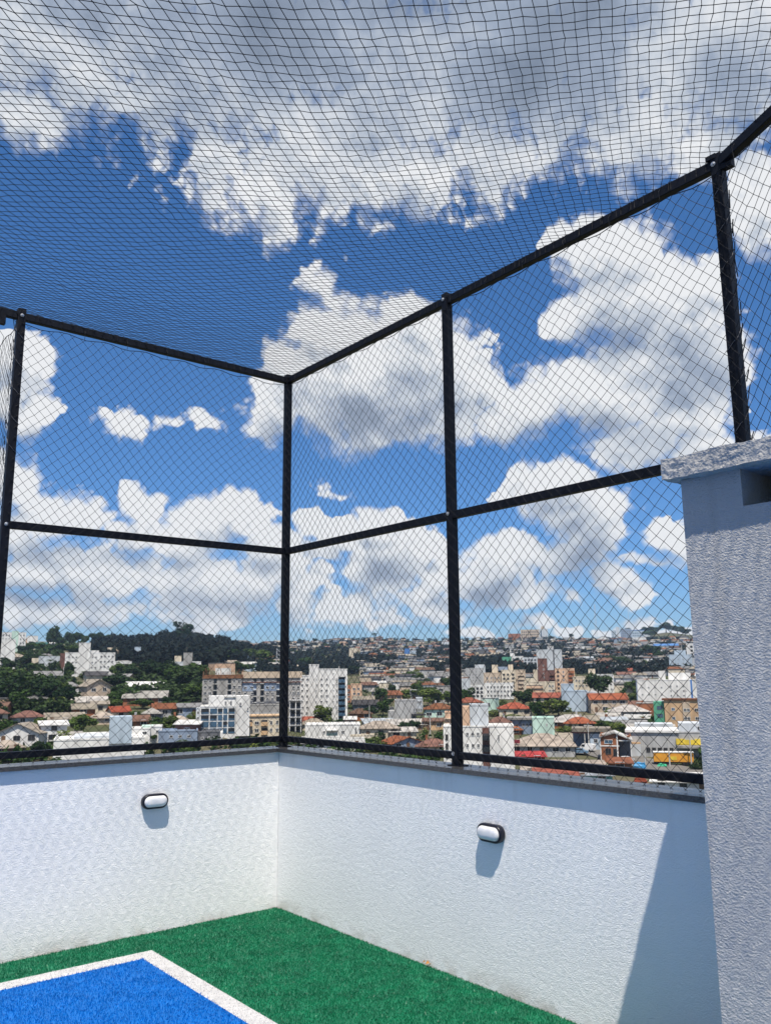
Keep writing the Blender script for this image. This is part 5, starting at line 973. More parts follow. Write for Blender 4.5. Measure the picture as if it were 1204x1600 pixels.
car(891, 1177, (.05, .055, .06), 'dark grey car parked between the red car and the open workshop', 3.1, scale=1.1)
car(906, 1180, (.12, .20, .30), 'blue grey car in front of the open workshop', 3.0, scale=1.0)
car(917, 1176, (.7, .7, .7), 'white van parked by the pale concrete utility pole', 2.6, 'van', .9)
car(804, 1176, (.7, .7, .7), 'white car half hidden beside the white apartments close by', .5, scale=1.1)
car(977, 1193, (.55, .57, .6), 'silver car nosing into the open bay of the orange brick workshop', .4, scale=.9)
# orange trailer with its pale ridge and wheels
M['trailer_orange'] = material('trailer_orange', (.62, .28, .03), .6, .3, var=.2, vscale=.8); M['tarp_green'] = material('tarp_green', (.03, .38, .20), .5, .3, var=.3, vscale=2); M['tarp_blue'] = material('tarp_blue', (.05, .26, .52), .5, .3, var=.4, vscale=1.4, bump=.2, bscale=1.2)
p, D_, a_ = place(1052, 1197); e = empty('orange_trailer', p); e.rotation_euler = (0, 0, -a_ + .06); k_ = D_ / F_PX; tag(e, 'long orange box trailer standing below the yellow sign band', 'trailer')
w_ = 27 * k_; h_ = 18 * k_
mb = MB(); mb.box(-w_, w_, -1.2, 1.2, .9, h_); mb.build('box', M['trailer_orange'], e); mb = MB(); mb.box(-w_ - .08, w_ + .08, -1.28, 1.28, h_ + .003, h_ + .18); mb.build('roof_edge', TW['white'], e)
mb = MB(); mb.box(-.7, .7, -1.26, -1.21, h_ * .45, h_ * .72); mb.build('emblem_panel', TW['yellow'], e); mb = MB(); mb.box(-w_, w_, -1.0, 1.0, .62, .88); mb.build('chassis', M['tyre'], e)
for x in (-.7, -.5, .5, .7):
    mb = MB(); mb.tube([(x * w_, -1.25, .42), (x * w_, 1.25, .42)], .42, 12); mb.build('wheel', M['tyre'], e)
def heap(px, yb, wpx, hpx, mt, label, cat, name, seed):
    p, D, a = place(px, yb); k = D / F_PX; g = random.Random(seed); bm = bmesh.new(); bmesh.ops.create_cube(bm, size=1); bmesh.ops.subdivide_edges(bm, edges=bm.edges, cuts=5, use_grid_fill=True)
    for v in bm.verts:
        v.co.x *= wpx * k; v.co.y *= wpx * k * .6; v.co.z = (v.co.z + .5) * hpx * k; q = mnoise.noise_vector(v.co * .9 + Vector((seed, 0, 0))); v.co += q * .35
        if v.co.z > hpx * k * .7: v.co.x *= .86; v.co.y *= .8
    me = bpy.data.meshes.new(name); bm.to_mesh(me); bm.free(); me.materials.append(mt); o = link(name, me, None, p - Z * .2, (0, 0, -a)); tag(o, label, cat); return o
heap(999, 1203, 17, 11, M['tarp_blue'], 'crumpled bright blue tarpaulin over a stack in the yard', 'tarpaulin', 'blue_tarpaulin', 3)
heap(1034, 1200, 13, 6, M['tarp_green'], 'green canvas cover in front of the orange trailer', 'tarpaulin', 'green_tarpaulin', 5)
heap(1000, 1224, 17, 8, TR['red'], 'bright red plastic bin stack just below the bottom rail', 'bin', 'red_bin', 8)

# ------------------------------------------------------------------ trees
def leafmat(name, col, col2, tr=.25):
    m_ = bpy.data.materials.new(name); m_.use_nodes = True; nt = m_.node_tree; b = nt.nodes['Principled BSDF']; b.inputs['Roughness'].default_value = .75; b.inputs['Specular IOR Level'].default_value = .12
    tc = nt.nodes.new('ShaderNodeTexCoord'); n = nt.nodes.new('ShaderNodeTexNoise'); n.inputs['Scale'].default_value = 5; n.inputs['Detail'].default_value = 4; nt.links.new(tc.outputs['Object'], n.inputs['Vector'])
    r = nt.nodes.new('ShaderNodeMapRange'); r.inputs[1].default_value = .35; r.inputs[2].default_value = .65; nt.links.new(n.outputs['Fac'], r.inputs[0])
    mx = nt.nodes.new('ShaderNodeMix'); mx.data_type = 'RGBA'; nt.links.new(r.outputs[0], mx.inputs[0]); mx.inputs[6].default_value = (*col, 1); mx.inputs[7].default_value = (*col2, 1)
    oi = nt.nodes.new('ShaderNodeObjectInfo'); hs = nt.nodes.new('ShaderNodeHueSaturation'); q = nt.nodes.new('ShaderNodeMapRange'); nt.links.new(oi.outputs['Random'], q.inputs[0]); q.inputs[3].default_value = .62; q.inputs[4].default_value = 1.35
    nt.links.new(q.outputs[0], hs.inputs['Value']); q2 = nt.nodes.new('ShaderNodeMapRange'); nt.links.new(oi.outputs['Random'], q2.inputs[0]); q2.inputs[3].default_value = .525; q2.inputs[4].default_value = .48; nt.links.new(q2.outputs[0], hs.inputs['Hue'])
    nt.links.new(mx.outputs[2], hs.inputs['Color']); nt.links.new(hs.outputs[0], b.inputs['Base Color'])
    t = nt.nodes.new('ShaderNodeBsdfTranslucent'); nt.links.new(hs.outputs[0], t.inputs['Color']); ms = nt.nodes.new('ShaderNodeMixShader'); ms.inputs[0].default_value = tr
    out = [x for x in nt.nodes if x.type == 'OUTPUT_MATERIAL'][0]; nt.links.new(b.outputs[0], ms.inputs[1]); nt.links.new(t.outputs[0], ms.inputs[2]); nt.links.new(ms.outputs[0], out.inputs[0]); return m_
M['leaf'] = leafmat('leaf', (.062, .105, .022), (.030, .056, .014)); M['leaf_dark'] = leafmat('leaf_dark', (.034, .062, .020), (.020, .040, .014)); M['leaf_pale'] = leafmat('leaf_pale', (.115, .15, .035), (.06, .09, .02)); M['wood_far_shaded'] = leafmat('wood_far_shaded', (.012, .021, .016), (.007, .013, .010), .1)  # far woods: leaf colour darkened, painting in cloud shadow over the hills
M['bark'] = material('bark', (.13, .10, .075), .9, .1, var=.4, vscale=2)
def leaf_cloud(lobes, n, size, seed, flat=.0):
    """leaf-clump quads on and in a set of lobes (cx, cy, cz, rx, ry, rz)"""
    g = np.random.default_rng(seed); lb = np.array(lobes); vol = lb[:, 3] * lb[:, 4] * lb[:, 5]; pr = vol ** (2 / 3); k = g.choice(len(lb), n, p=pr / pr.sum())
    d = g.normal(0, 1, (n, 3)); d /= np.linalg.norm(d, axis=1)[:, None]; r = g.uniform(.45, 1.03, n) ** .6
    P_ = lb[k, :3] + d * r[:, None] * lb[k, 3:]
    nn = d + g.normal(0, .7, (n, 3)) + np.array([0, 0, .4]); nn /= np.linalg.norm(nn, axis=1)[:, None]
    u = np.cross(nn, g.normal(0, 1, (n, 3))); u /= np.linalg.norm(u, axis=1)[:, None]; w = np.cross(nn, u); s = size * g.uniform(.6, 1.4, n)[:, None]
    q = np.stack([P_ - u * s - w * s * .6, P_ + u * s * .3 - w * s, P_ + u * s + w * s * .5, P_ - u * s * .4 + w * s], 1).reshape(-1, 3)
    return q
def quads_mesh(name, v, mat_):
    n = len(v) // 4; me = bpy.data.meshes.new(name); me.vertices.add(4 * n); me.vertices.foreach_set('co', v.ravel()); me.loops.add(4 * n); me.loops.foreach_set('vertex_index', np.arange(4 * n)); me.polygons.add(n); me.polygons.foreach_set('loop_start', np.arange(n) * 4); me.update(calc_edges=True); me.materials.append(mat_); return me
def lobes_round(seed, n=9, top=1.0):
    g = random.Random(seed); out = [(0, 0, .62, .30, .30, .26)]
    for i in range(n):
        a = 2 * math.pi * i / n + g.uniform(-.4, .4); r = g.uniform(.16, .32); z = g.uniform(.36, .82); q = g.uniform(.15, .24); out.append((math.cos(a) * r, math.sin(a) * r, z, q, q, q * .85))
    return out
TREE = {}
def tree_meshes():
    for i in range(4):
        mt = ('leaf', 'leaf_dark', 'leaf_pale', 'leaf')[i]; TREE['round%d' % i] = (quads_mesh('crown', leaf_cloud(lobes_round(i + 3), 1250, .040, i), M[mt]), 'trunk')
    TREE['bush'] = (quads_mesh('crown', leaf_cloud([(0, 0, .42, .36, .34, .40), (.2, .1, .3, .25, .25, .28), (-.22, -.05, .32, .24, .24, .3)], 520, .042, 9), M['leaf_pale']), 'short')
    TREE['bush_dark'] = (quads_mesh('crown', leaf_cloud([(0, 0, .45, .40, .38, .45), (.15, .1, .55, .22, .25, .32)], 560, .040, 10), M['leaf_dark']), 'short')
    TREE['cypress'] = (quads_mesh('crown', leaf_cloud([(0, 0, .18 + .1 * j, .46 - .045 * j, .46 - .045 * j, .10) for j in range(8)], 520, .05, 11), M['leaf_dark']), 'short')
    lo = [(0, 0, .86, .22, .22, .10), (.26, .1, .72, .20, .2, .09), (-.25, -.06, .76, .2, .2, .09), (.05, -.2, .62, .2, .2, .08), (-.12, .2, .58, .2, .2, .08), (.2, -.1, .9, .14, .14, .07), (-.2, .0, .48, .14, .14, .06)]
    TREE['tall'] = (quads_mesh('crown', leaf_cloud(lo, 900, .032, 12), M['leaf_dark']), 'trunk')
    g = random.Random(8); lf = [(0, 0, .5, .3, .3, .36)] + [(math.cos(i * .9) * g.uniform(.14, .3), math.sin(i * .9) * g.uniform(.14, .3), g.uniform(.2, .85), g.uniform(.14, .24), g.uniform(.14, .24), g.uniform(.12, .2)) for i in range(11)]
    TREE['full'] = (quads_mesh('crown', leaf_cloud(lf, 1300, .036, 31), M['leaf_dark']), 'trunk')
    g = random.Random(5); v = []
    for i in range(16):
        a = 2 * math.pi * i / 16 + g.uniform(-.15, .15); dr = g.uniform(.4, .75); d = Vector((math.cos(a), math.sin(a), 0)); s_ = Vector((-d.y, d.x, 0)); pv = Vector((0, 0, .8))
        for j in range(5):
            t = (j + 1) / 5; q = Vector((0, 0, .8)) + d * .5 * t + Vector((0, 0, .18 * math.sin(t * 2.2) - dr * .35 * t * t)); w0, w1 = .07 * (1 - (t - .2) * .9), .07 * (1 - t * .9)
            v += [pv - s_ * w0 - Z * .03, pv + s_ * w0 - Z * .03, q + s_ * w1, q - s_ * w1]; pv = q
    TREE['palm'] = (quads_mesh('crown', np.array([tuple(q) for q in v]), M['leaf']), 'trunk')
    for nm, hz, r in (('trunk', .72, .034), ('short', .4, .03)):
        mb = MB(); mb.tube([(0, 0, -.08), (.01, 0, hz * .4), (-.005, .01, hz)], [r, r * .75, r * .45], 7)
        for k in range(5):
            a = k * 1.26; mb.tube([(0, 0, hz * (.45 + .08 * k)), (math.cos(a) * .1, math.sin(a) * .1, hz * .8), (math.cos(a) * .24, math.sin(a) * .24, hz * (1.0 + .03 * k))], [r * .5, r * .35, r * .15], 5)
        TREE[nm] = mb.mesh('trunk', M['bark'])
tree_meshes()
TREES_PLACED = []
def tree(kind, px, yb, wpx, hpx, label=None, group=None, name=None):
    p, D, a = place(px, yb); k = D / F_PX; e = empty(name or {'palm': 'palm_tree', 'cypress': 'cypress_tree', 'bush': 'bush', 'bush_dark': 'bush'}.get(kind, 'tree'), p); e.rotation_euler = (0, 0, rnd.uniform(0, 6.28)); e.scale = (wpx * k * 1.18, wpx * k * 1.18, hpx * k * 1.08)
    cr, tr = TREE[kind]; link('crown', cr, e); link('trunk', TREE[tr], e)
    tag(e, label, 'palm tree' if kind == 'palm' else 'bush' if kind.startswith('bush') else 'tree', group); TREES_PLACED.append((e, kind, px, yb, wpx, hpx, D)); return e
TL = [ # kind, px, row, width, height, label
 ('full', 83, 1010, 24, 30, 'big lone spreading tree on the ridge above the turquoise hall'), ('full', 285, 1006, 32, 34, 'towering dark tree crowning the wooded hill'),
 ('round1', 110, 1010, 18, 20, 'dark ridge tree beside the big lone spreading tree'), ('round1', 122, 1008, 16, 18, 'small crowned ridge tree with a bare stem'), ('round0', 132, 1010, 14, 16, None), ('round1', 150, 1008, 20, 18, None), ('full', 168, 1010, 18, 18, None), ('round1', 96, 1012, 18, 14, None),
 ('round0', 60, 1020, 22, 14, None), ('round0', 90, 1024, 28, 16, None), ('round1', 40, 1026, 22, 16, None), ('round0', 110, 1024, 22, 14, None), ('round1', 150, 1022, 26, 14, None), ('round0', 30, 1036, 22, 14, None), ('round1', 44, 1044, 24, 20, None), ('palm', 78, 1046, 14, 14, 'palm standing before the long pale warehouse'),
 ('cypress', 92, 1066, 10, 24, 'dark conical tree beside the pale pole'), ('round1', 107, 1064, 18, 26, 'dark tree before the balcony stack of the stair tower apartments'), ('bush', 132, 1062, 16, 14, None),
 ('round0', 12, 1092, 46, 42, 'light green tree at the upper edge of the tree mass by the fence post'), ('round1', 10, 1112, 50, 48, 'dark tree at the foot of the tree mass by the fence post'), ('round1', 40, 1108, 50, 52, 'dark tall tree in the middle of the tree mass'), ('round0', 30, 1118, 34, 34, 'bright crowned tree low in the tree mass'), ('round1', 70, 1112, 50, 46, 'dark broad tree above the red brown hipped house'), ('round1', 98, 1115, 36, 38, 'dark bluish tree at the end of the tree mass near the brick shack'), ('round0', 52, 1090, 34, 30, 'light crown on top of the tree mass'), ('round0', 86, 1096, 34, 28, None), ('round1', 60, 1124, 22, 18, None),
 ('bush', 60, 1142, 30, 18, 'yellow green bush beside the red brown hipped house'), ('round0', 5, 1160, 26, 30, 'grey green tree at the coping end'), ('round0', 128, 1150, 34, 28, 'dark leafy tree in front of the stepped white house'), ('bush', 98, 1166, 30, 24, 'yellowish round tree before the small white lean-to'), ('cypress', 42, 1165, 9, 18, 'dark upright shrub against the white gable house'), ('bush', 34, 1176, 26, 10, None), ('bush', 56, 1178, 20, 8, None),
 ('round1', 180, 1082, 46, 26, 'dense dark tree beside the steep gabled house'), ('round1', 206, 1066, 30, 24, None), ('round0', 186, 1060, 26, 20, None), ('palm', 210, 1062, 20, 18, 'palm in the wood below the pale blue tower block'), ('round1', 232, 1064, 36, 30, None), ('round1', 252, 1072, 44, 36, 'big dark tree in the wood below the cream tank building'), ('round0', 270, 1078, 40, 36, 'broad tree in the middle of the wood'), ('round1', 292, 1086, 44, 40, 'dark tree at the end of the wood beside the unfinished block'), ('round0', 305, 1074, 34, 34, None), ('round1', 262, 1096, 30, 22, None), ('round0', 300, 1098, 32, 26, None), ('round1', 240, 1054, 24, 16, None), ('round1', 280, 1062, 30, 22, None),
 ('round0', 200, 1100, 44, 22, None), ('round0', 222, 1108, 30, 14, None), ('round0', 178, 1110, 26, 16, None), ('round1', 262, 1104, 18, 14, 'neat rounded dark tree beside the patchwork roofed house'), ('bush', 210, 1126, 28, 16, None), ('bush', 222, 1128, 20, 14, None), ('round2', 264, 1144, 28, 22, 'bushy garden tree in front of the beige hipped bungalow'), ('bush_dark', 272, 1122, 14, 16, None), ('bush', 302, 1126, 20, 14, None), ('round1', 200, 1156, 16, 24, 'dark slim tree beside the blue grey service tower'), ('round0', 240, 1162, 14, 12, 'small dark green tree below the white boxy house'), ('bush', 284, 1164, 20, 8, None), ('bush_dark', 313, 1118, 12, 16, None),
 ('round0', 330, 1038, 40, 20, None), ('round0', 352, 1036, 44, 22, None), ('round0', 400, 1040, 50, 24, None), ('round0', 415, 1044, 34, 18, None), ('round1', 375, 1038, 34, 20, None), ('round0', 380, 1052, 40, 14, None), ('round0', 428, 1048, 22, 16, None),
 ('round2', 505, 1134, 28, 28, 'bright green tree against the foot of the tall white block'), ('bush', 513, 1134, 40, 12, None), ('round0', 536, 1136, 20, 12, None), ('round0', 556, 1096, 22, 16, 'dark green tree before the peach flats'), ('round0', 594, 1098, 22, 22, None), ('round1', 598, 1082, 12, 12, None), ('bush', 550, 1108, 30, 10, None),
 ('round0', 598, 1118, 22, 22, None), ('round1', 606, 1106, 16, 14, None), ('round1', 578, 1124, 30, 18, None), ('palm', 634, 1122, 12, 16, 'palm in front of the grey angular house'), ('round1', 612, 1094, 12, 24, None), ('bush', 614, 1134, 16, 8, None),
 ('bush_dark', 592, 1160, 22, 16, 'neat dark round tree beside the cream boundary wall'), ('bush', 602, 1166, 24, 10, None), ('round1', 632, 1148, 22, 18, 'dark round tree of the pair behind the vivid orange gabled roof'), ('round1', 648, 1146, 18, 18, 'second dark round tree of the pair near the long faded roof house'), ('bush', 668, 1136, 16, 14, None), ('bush', 664, 1150, 12, 14, None),
 ('round0', 660, 1094, 34, 20, None), ('round2', 676, 1104, 40, 26, None), ('round1', 700, 1084, 22, 26, 'tall dark tree beside the middle post'), ('round0', 700, 1102, 24, 20, None), ('round2', 646, 1094, 34, 16, None), ('round0', 730, 1110, 28, 32, 'leafy tree beside the middle post below the plain grey block'), ('round1', 748, 1092, 18, 14, None),
 ('round0', 590, 1054, 26, 14, None), ('round0', 552, 1054, 28, 12, None), ('round0', 652, 1056, 14, 10, None), ('round0', 478, 1046, 26, 18, None),
 ('round1', 935, 1092, 38, 36, 'big round dark tree before the long cream flats'), ('cypress', 850, 1090, 7, 22, 'slim dark cypress before the low cream flats'), ('round1', 818, 1106, 32, 26, 'dark tree with bushes beside the glowing orange pavilion'), ('round0', 832, 1096, 20, 12, None), ('round0', 842, 1108, 14, 12, None), ('round0', 866, 1106, 22, 22, None), ('round2', 872, 1120, 34, 24, 'light green tree row beside the plain pale blue grey cube house'), ('round2', 850, 1120, 26, 22, 'green tree with two white trunks behind the mint gable wall'), ('round0', 838, 1122, 22, 24, None), ('bush', 786, 1104, 18, 12, None), ('bush', 772, 1120, 20, 12, None), ('bush', 800, 1123, 34, 7, 'clipped hedge row before the glowing orange pavilion'),
 ('round1', 1058, 1100, 22, 26, 'dark round tree before the white corner strip apartments'), ('bush_dark', 1070, 1098, 16, 18, 'dark clipped tree beside the square brick tower'), ('bush', 1028, 1100, 18, 14, 'olive round bush below the white corner strip apartments'), ('bush', 952, 1118, 16, 12, None),
 ('round2', 968, 1152, 26, 20, 'bright leafy tree behind the orange brick workshop'), ('round0', 944, 1142, 30, 14, None), ('bush', 885, 1144, 40, 10, None), ('bush', 920, 1136, 20, 10, None), ('round0', 1012, 1130, 24, 10, None), ('bush_dark', 1092, 1204, 16, 20, 'dark shrub at the foot of the grey shaft'), ('bush_dark', 1082, 1204, 12, 10, None),
 ('bush', 670, 1186, 40, 10, 'green hedge showing under the bottom rail by the middle post'), ('bush', 744, 1196, 20, 8, None), ('bush', 582, 1176, 24, 8, None), ('bush', 20, 1190, 30, 8, None), ('bush', 420, 1170, 40, 10, 'green shrubbery showing under the bottom rail by the corner post'), ('bush', 60, 1186, 24, 8, None),
 ('round1', 1018, 1028, 30, 18, None), ('round1', 1030, 1034, 20, 14, None), ('round1', 962, 1042, 30, 16, 'dark tree mass below the long white villa'), ('round1', 974, 1044, 22, 14, None), ('round1', 1008, 989, 16, 12, None), ('round1', 1022, 988, 18, 11, None), ('round1', 1040, 988, 22, 14, None), ('round1', 1058, 991, 18, 12, None), ('round1', 1070, 994, 16, 11, None), ('tall', 979, 993, 12, 14, 'flat topped tree between the ridge towers'), ('round0', 1016, 996, 20, 10, None),
 ('tall', 585, 997, 7, 8, 'tiny lone tree on the bare far hilltop'), ('round1', 593, 999, 6, 5, None), ('tall', 892, 999, 9, 8, None), ('round1', 468, 1004, 8, 7, None), ('round1', 492, 1004, 8, 7, None), ('round1', 860, 1001, 10, 7, None)]
for t in TL: tree(*t)

# ------------------------------------------------------------------ the rest of the town: houses and garden trees between those
RECT = [(px - w / 2, yb - h, px + w / 2, yb) for (px, yb, w, h, *_r) in H] + [(98, 1010, 174, 1058), (186, 1014, 230, 1046), (240, 1024, 312, 1056), (308, 1050, 470, 1155), (464, 1044, 565, 1130), (478, 1134, 561, 1158), (607, 1094, 662, 1128), (696, 1110, 801, 1200), (724, 1040, 820, 1094), (836, 1012, 897, 1092), (897, 1050, 957, 1090), (879, 1073, 930, 1112), (1000, 1054, 1085, 1102), (1028, 1080, 1110, 1136), (795, 1124, 865, 1150), (800, 1146, 1100, 1200), (92, 1128, 216, 1190), (208, 1140, 306, 1165), (785, 1021, 839, 1046), (1047, 1019, 1087, 1052)]
HW = ['white', 'cream', 'cream', 'grey', 'beige', 'brick', 'pale blue', 'silver', 'peach', 'beige', 'brown', 'concrete']
HR = ['fibre cement', 'fibre cement', 'grey', 'terracotta', 'pale sheet', 'brown', 'dark', 'grey', 'white', 'fibre cement', 'brown', 'silver']
RN = {'fibre cement': 'weathered sheet', 'grey': 'grey', 'terracotta': 'terracotta', 'pale sheet': 'bleached', 'brown': 'brown', 'dark': 'dark', 'white': 'white', 'orange tile': 'orange tiled', 'silver': 'silvery'}
FN = {'gable': 'gabled', 'hip': 'hipped', 'shed': 'lean-to', 'flat': 'flat'}
FILL = []; placed = []
def try_fill(px, yb, wm, hm, gap):
    p, D, a = place(px, yb); k = F_PX / D; w, h = wm * k, hm * k
    for (x0, y0, x1, y1) in RECT:
        if px + w * .5 > x0 + 2 and px - w * .5 < x1 - 2 and yb > y0 + 2 and yb - h * .55 < y1 + 1.5: return None
    for q in placed:
        if (q - p).length < gap: return None
    return p, D, w, h
g = random.Random(41); n_h = 0; tries = 0
while n_h < 205 and tries < 30000:
    tries += 1; px = g.uniform(-25, 1110); yb = 1004 + 164 * g.random() ** 1.15
    if yb < 1030 and px < 440: continue
    if px < 310 and 1040 < yb < 1110 and (px < 112 or px > 190): continue
    if 455 < px < 560 and yb < 1058 and yb > 1016: continue
    wm = g.uniform(7, 12); r = try_fill(px, yb, wm, 4.5, 13 if yb > 1060 else 17 if yb > 1030 else 26)
    if not r: continue
    p, D, w, h = r; placed.append(p); rf = g.choice(['gable', 'gable', 'hip', 'hip', 'shed', 'flat'] if yb > 1035 else ['gable', 'hip', 'flat']); wl, rc = g.choice(HW), g.choice(HR)
    if rf == 'flat': rc = g.choice(['white', 'grey', 'pale sheet'])
    hm = g.uniform(4.2, 5.6) if g.random() < .75 else g.uniform(6.5, 8); e, D_ = house(px, yb, w, hm * F_PX / D, rf, wl, rc, None, yaw=g.uniform(-.5, .5), rows=2 if hm > 6.3 else 1, win=D < 430); n_h += 1
    FILL.append((e, px, yb, f'{"two storey " if hm > 6.3 else ""}{wl} house under a {RN[rc]} {FN[rf]} roof'.replace('white flat roof', 'white flat top'), 'house'))
n_t = 0; tries = 0; placed_t = []
while n_t < 150 and tries < 20000:
    tries += 1; px = g.uniform(-20, 1110); yb = 1012 + 180 * g.random() ** 1.2
    if yb < 1035 and px < 440: continue
    p, D, a = place(px, yb); k = F_PX / D; wm = g.uniform(4, 8.5); w, h = wm * k, wm * g.uniform(.7, 1.1) * k
    if any(px + w * .5 > x0 and px - w * .5 < x1 and yb > y0 + 2 and yb - h < y1 - 4 for (x0, y0, x1, y1) in RECT): continue
    if any((q - p).length < 9 for q in placed_t): continue
    placed_t.append(p); tree(g.choice(['round0', 'round1', 'round1', 'round2', 'bush', 'bush_dark', 'round3', 'tall' if yb < 1060 else 'round0']), px, yb, w, h); n_t += 1
TNAME = {'round0': 'mid green round tree', 'round1': 'dark dense tree', 'round2': 'light green tree', 'round3': 'leafy garden tree', 'bush': 'yellow green bush', 'bush_dark': 'dark clipped bush', 'tall': 'open crowned tree', 'palm': 'palm', 'cypress': 'conical tree', 'full': 'dark spreading tree'}
FILL += [(t[0], t[2], t[3] - t[5] / 2, TNAME[t[1]], 'tree') for t in TREES_PLACED if not t[0].get('label')]
# each of them is described by its look and by the landmark it stands nearest to, counted outward from it where several look alike
ORD = ['', 'second ', 'third ', 'fourth ', 'fifth ', 'sixth ', 'seventh ', 'eighth ', 'ninth ', 'tenth ', 'eleventh ', 'twelfth ']
by = {}
for (e, px, py, look, cat) in FILL:
    ref, rx, ry = min(THINGS, key=lambda t: (t[1] - px) ** 2 + ((t[2] - py) * 2.2) ** 2); dx, dy = px - rx, (py - ry) * 2.2
    rel = 'beside' if abs(dx) > abs(dy) * 1.2 else ('in front of' if dy > 0 else 'beyond'); by.setdefault((look, rel, ref), []).append((dx * dx + dy * dy, e, cat))
for (look, rel, ref), L_ in by.items():
    L_.sort(key=lambda q: q[0])
    for i, (_, e, cat) in enumerate(L_):
        t_ = (f'{ORD[i]}{look} {rel} {ref}' if i else f'{look} {rel} {ref}') if len(L_) == 1 or i else f'first {look} {rel} {ref}'
        e['label'] = t_ if len(t_.split()) < 17 else t_.replace(' house under a', ' house with', 1).replace('two storey ', '')
        if 'category' not in e or cat == 'house': e['category'] = cat
        e['group'] = 'houses of the town below' if cat == 'house' else 'trees among the houses'

# the far hillside: houses too small and many to pick apart, and the woods
def far_houses():
    mats = [TW[k] for k in ('grey', 'cream', 'concrete', 'beige', 'slate blue', 'white')] + [TR[k] for k in ('fibre cement', 'grey', 'terracotta', 'dark', 'brown', 'grey')]  # mostly greyer, darker colours, painting in the cloud shadow on this slope
    mb = MB(); gg = random.Random(9); n = 0
    while n < 860:
        px = gg.uniform(440, 1420) if gg.random() < .9 else gg.uniform(370, 440); yb = 1000 + 84 * gg.random() ** 1.15
        if px < 560 and yb > 1020: continue
        if mnoise.noise(Vector((px * .018, yb * .06, 3))) < -.12: continue
        p, D, a = place(px, yb)
        if D < 400: continue
        if yb > 1045 and any(x0 < px < x1 and y0 < yb - 3 < y1 for (x0, y0, x1, y1) in RECT): continue
        w, d, h = gg.uniform(7, 15), gg.uniform(6, 10), gg.uniform(3, 7); yaw = -a + gg.uniform(-.5, .5); ux = Vector((math.cos(yaw), math.sin(yaw), 0)); uy = Vector((-ux.y, ux.x, 0)); o = p - ux * w / 2 - uy * d / 2 - Z * 2
        mb.obox(o, ux * w, uy * d, Z * (h + 2), gg.randrange(6)); t = p + Z * (h + .01); rs = gg.uniform(.8, 2); v = [t + ux * sx * (w / 2 + .4) + uy * sy * (d / 2 + .4) for sx, sy in ((-1, -1), (1, -1), (1, 1), (-1, 1))] + [t - ux * w / 2 + Z * rs, t + ux * w / 2 + Z * rs]
        mb.add(v, [(0, 1, 5, 4), (2, 3, 4, 5), (1, 2, 5), (3, 0, 4), (3, 2, 1, 0)], 6 + gg.randrange(6)); n += 1
    tag(mb.build('hillside_houses', mats), kind='stuff')
far_houses()
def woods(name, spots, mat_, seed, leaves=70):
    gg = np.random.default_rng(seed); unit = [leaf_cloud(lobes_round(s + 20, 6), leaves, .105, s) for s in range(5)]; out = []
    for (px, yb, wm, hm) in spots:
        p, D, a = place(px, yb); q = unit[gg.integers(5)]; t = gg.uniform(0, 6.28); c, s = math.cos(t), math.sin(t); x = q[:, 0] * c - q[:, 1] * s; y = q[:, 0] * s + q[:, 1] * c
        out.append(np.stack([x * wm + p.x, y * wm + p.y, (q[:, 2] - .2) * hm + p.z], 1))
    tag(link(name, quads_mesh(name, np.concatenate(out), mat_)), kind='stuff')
gg = random.Random(15); sp = []
while len(sp) < 1900:
    px = gg.uniform(-220, 450)
    if 0 < px < 150: continue
    lo = np.interp(px, [-220, 0, 150, 200, 240, 300, 345, 400, 450], [1012, 1008, 1006, 1006, 1001, 1000, 1008, 1016, 1010]); yb = gg.uniform(lo, 1042)
    sp.append((px, yb, gg.uniform(8, 13), gg.uniform(9, 14)))
woods('hill_woods', sp, M['wood_far_shaded'], 1)
sp = []
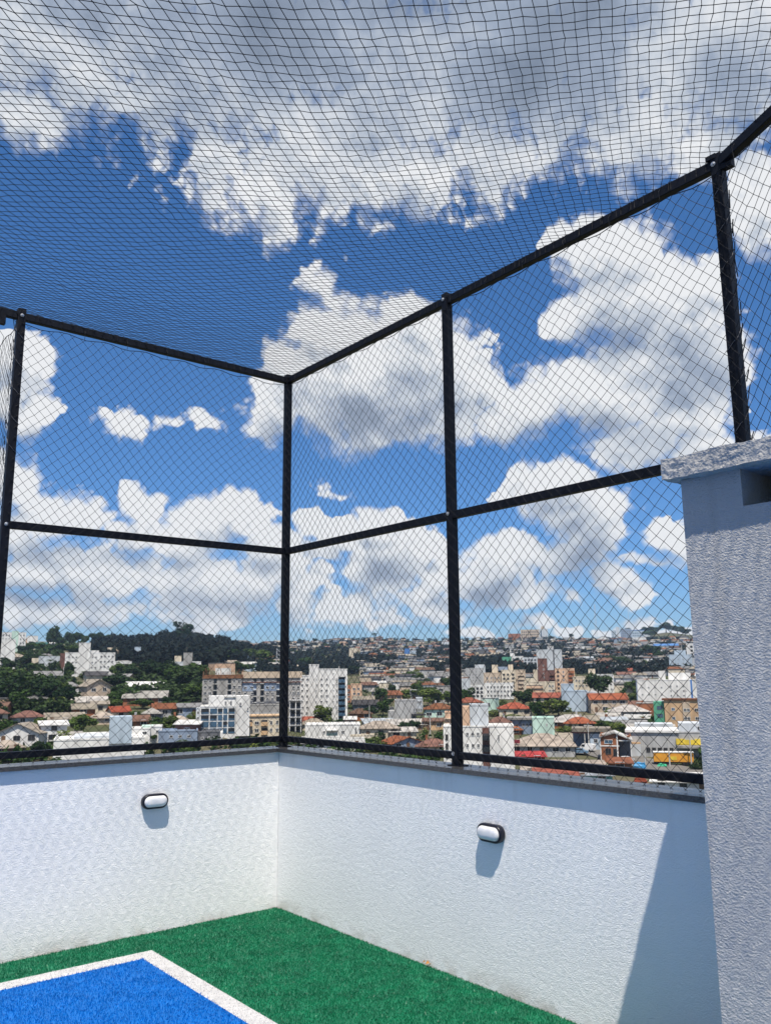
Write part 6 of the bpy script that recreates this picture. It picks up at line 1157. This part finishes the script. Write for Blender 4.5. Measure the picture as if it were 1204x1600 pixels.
while len(sp) < 3500:
    px = gg.uniform(400, 1420); yb = gg.uniform(1000, 1056); n_ = mnoise.noise(Vector((px * .018, yb * .06, 3)))
    if n_ > .2 and gg.random() < .6: continue
    sp.append((px, yb, gg.uniform(7, 13), gg.uniform(6, 11)))
woods('far_slope_woods', sp, M['wood_far_shaded'], 2, 44)
sp = []
while len(sp) < 900:
    px = gg.uniform(-220, 1400); yb = gg.uniform(1036, 1200)
    if yb > 1148 and 790 < px < 1100 or any(x0 < px < x1 and y0 + 4 < yb and yb - 9 < y1 for (x0, y0, x1, y1) in RECT): continue
    if px < 320 and yb < 1070 or gg.random() < .5: sp.append((px, yb, gg.uniform(3, 6), gg.uniform(2, 4.2)))
woods('garden_undergrowth', sp, M['leaf'], 3, 40)

sp = []
while len(sp) < 420:
    px, yb = (gg.uniform(-20, 210), gg.uniform(1008, 1052)) if gg.random() < .45 else (gg.uniform(180, 318), gg.uniform(1050, 1100)) if gg.random() < .6 else (gg.uniform(-20, 112), gg.uniform(1060, 1124))
    sp.append((px, yb, gg.uniform(5, 9), gg.uniform(4, 8)))
woods('slope_woods', sp, M['leaf_dark'], 4, 90)
sp = []
while len(sp) < 520:
    px = gg.uniform(1112, 1420) if gg.random() < .6 else gg.uniform(-230, -24); sp.append((px, gg.uniform(1040, 1215), gg.uniform(4, 8), gg.uniform(4, 8)))
woods('outer_woods', sp, M['leaf'], 6, 80)

# ------------------------------------------------------------------ the air between the town and the far hills
hz = bpy.data.materials.new('haze'); hz.use_nodes = True; hn = hz.node_tree; hn.nodes.clear(); ho = hn.nodes.new('ShaderNodeOutputMaterial'); hv = hn.nodes.new('ShaderNodeVolumePrincipled')
hv.inputs['Color'].default_value = (.55, .75, 1.0, 1); hv.inputs['Density'].default_value = .0001; hv.inputs['Anisotropy'].default_value = .2; hn.links.new(hv.outputs[0], ho.inputs['Volume'])
mb = MB(); mb.box(-9500, 9500, -9500, 9500, -36, 140); tag(mb.build('haze', hz), kind='stuff')
bpy.context.scene.cycles.volume_bounces = 0
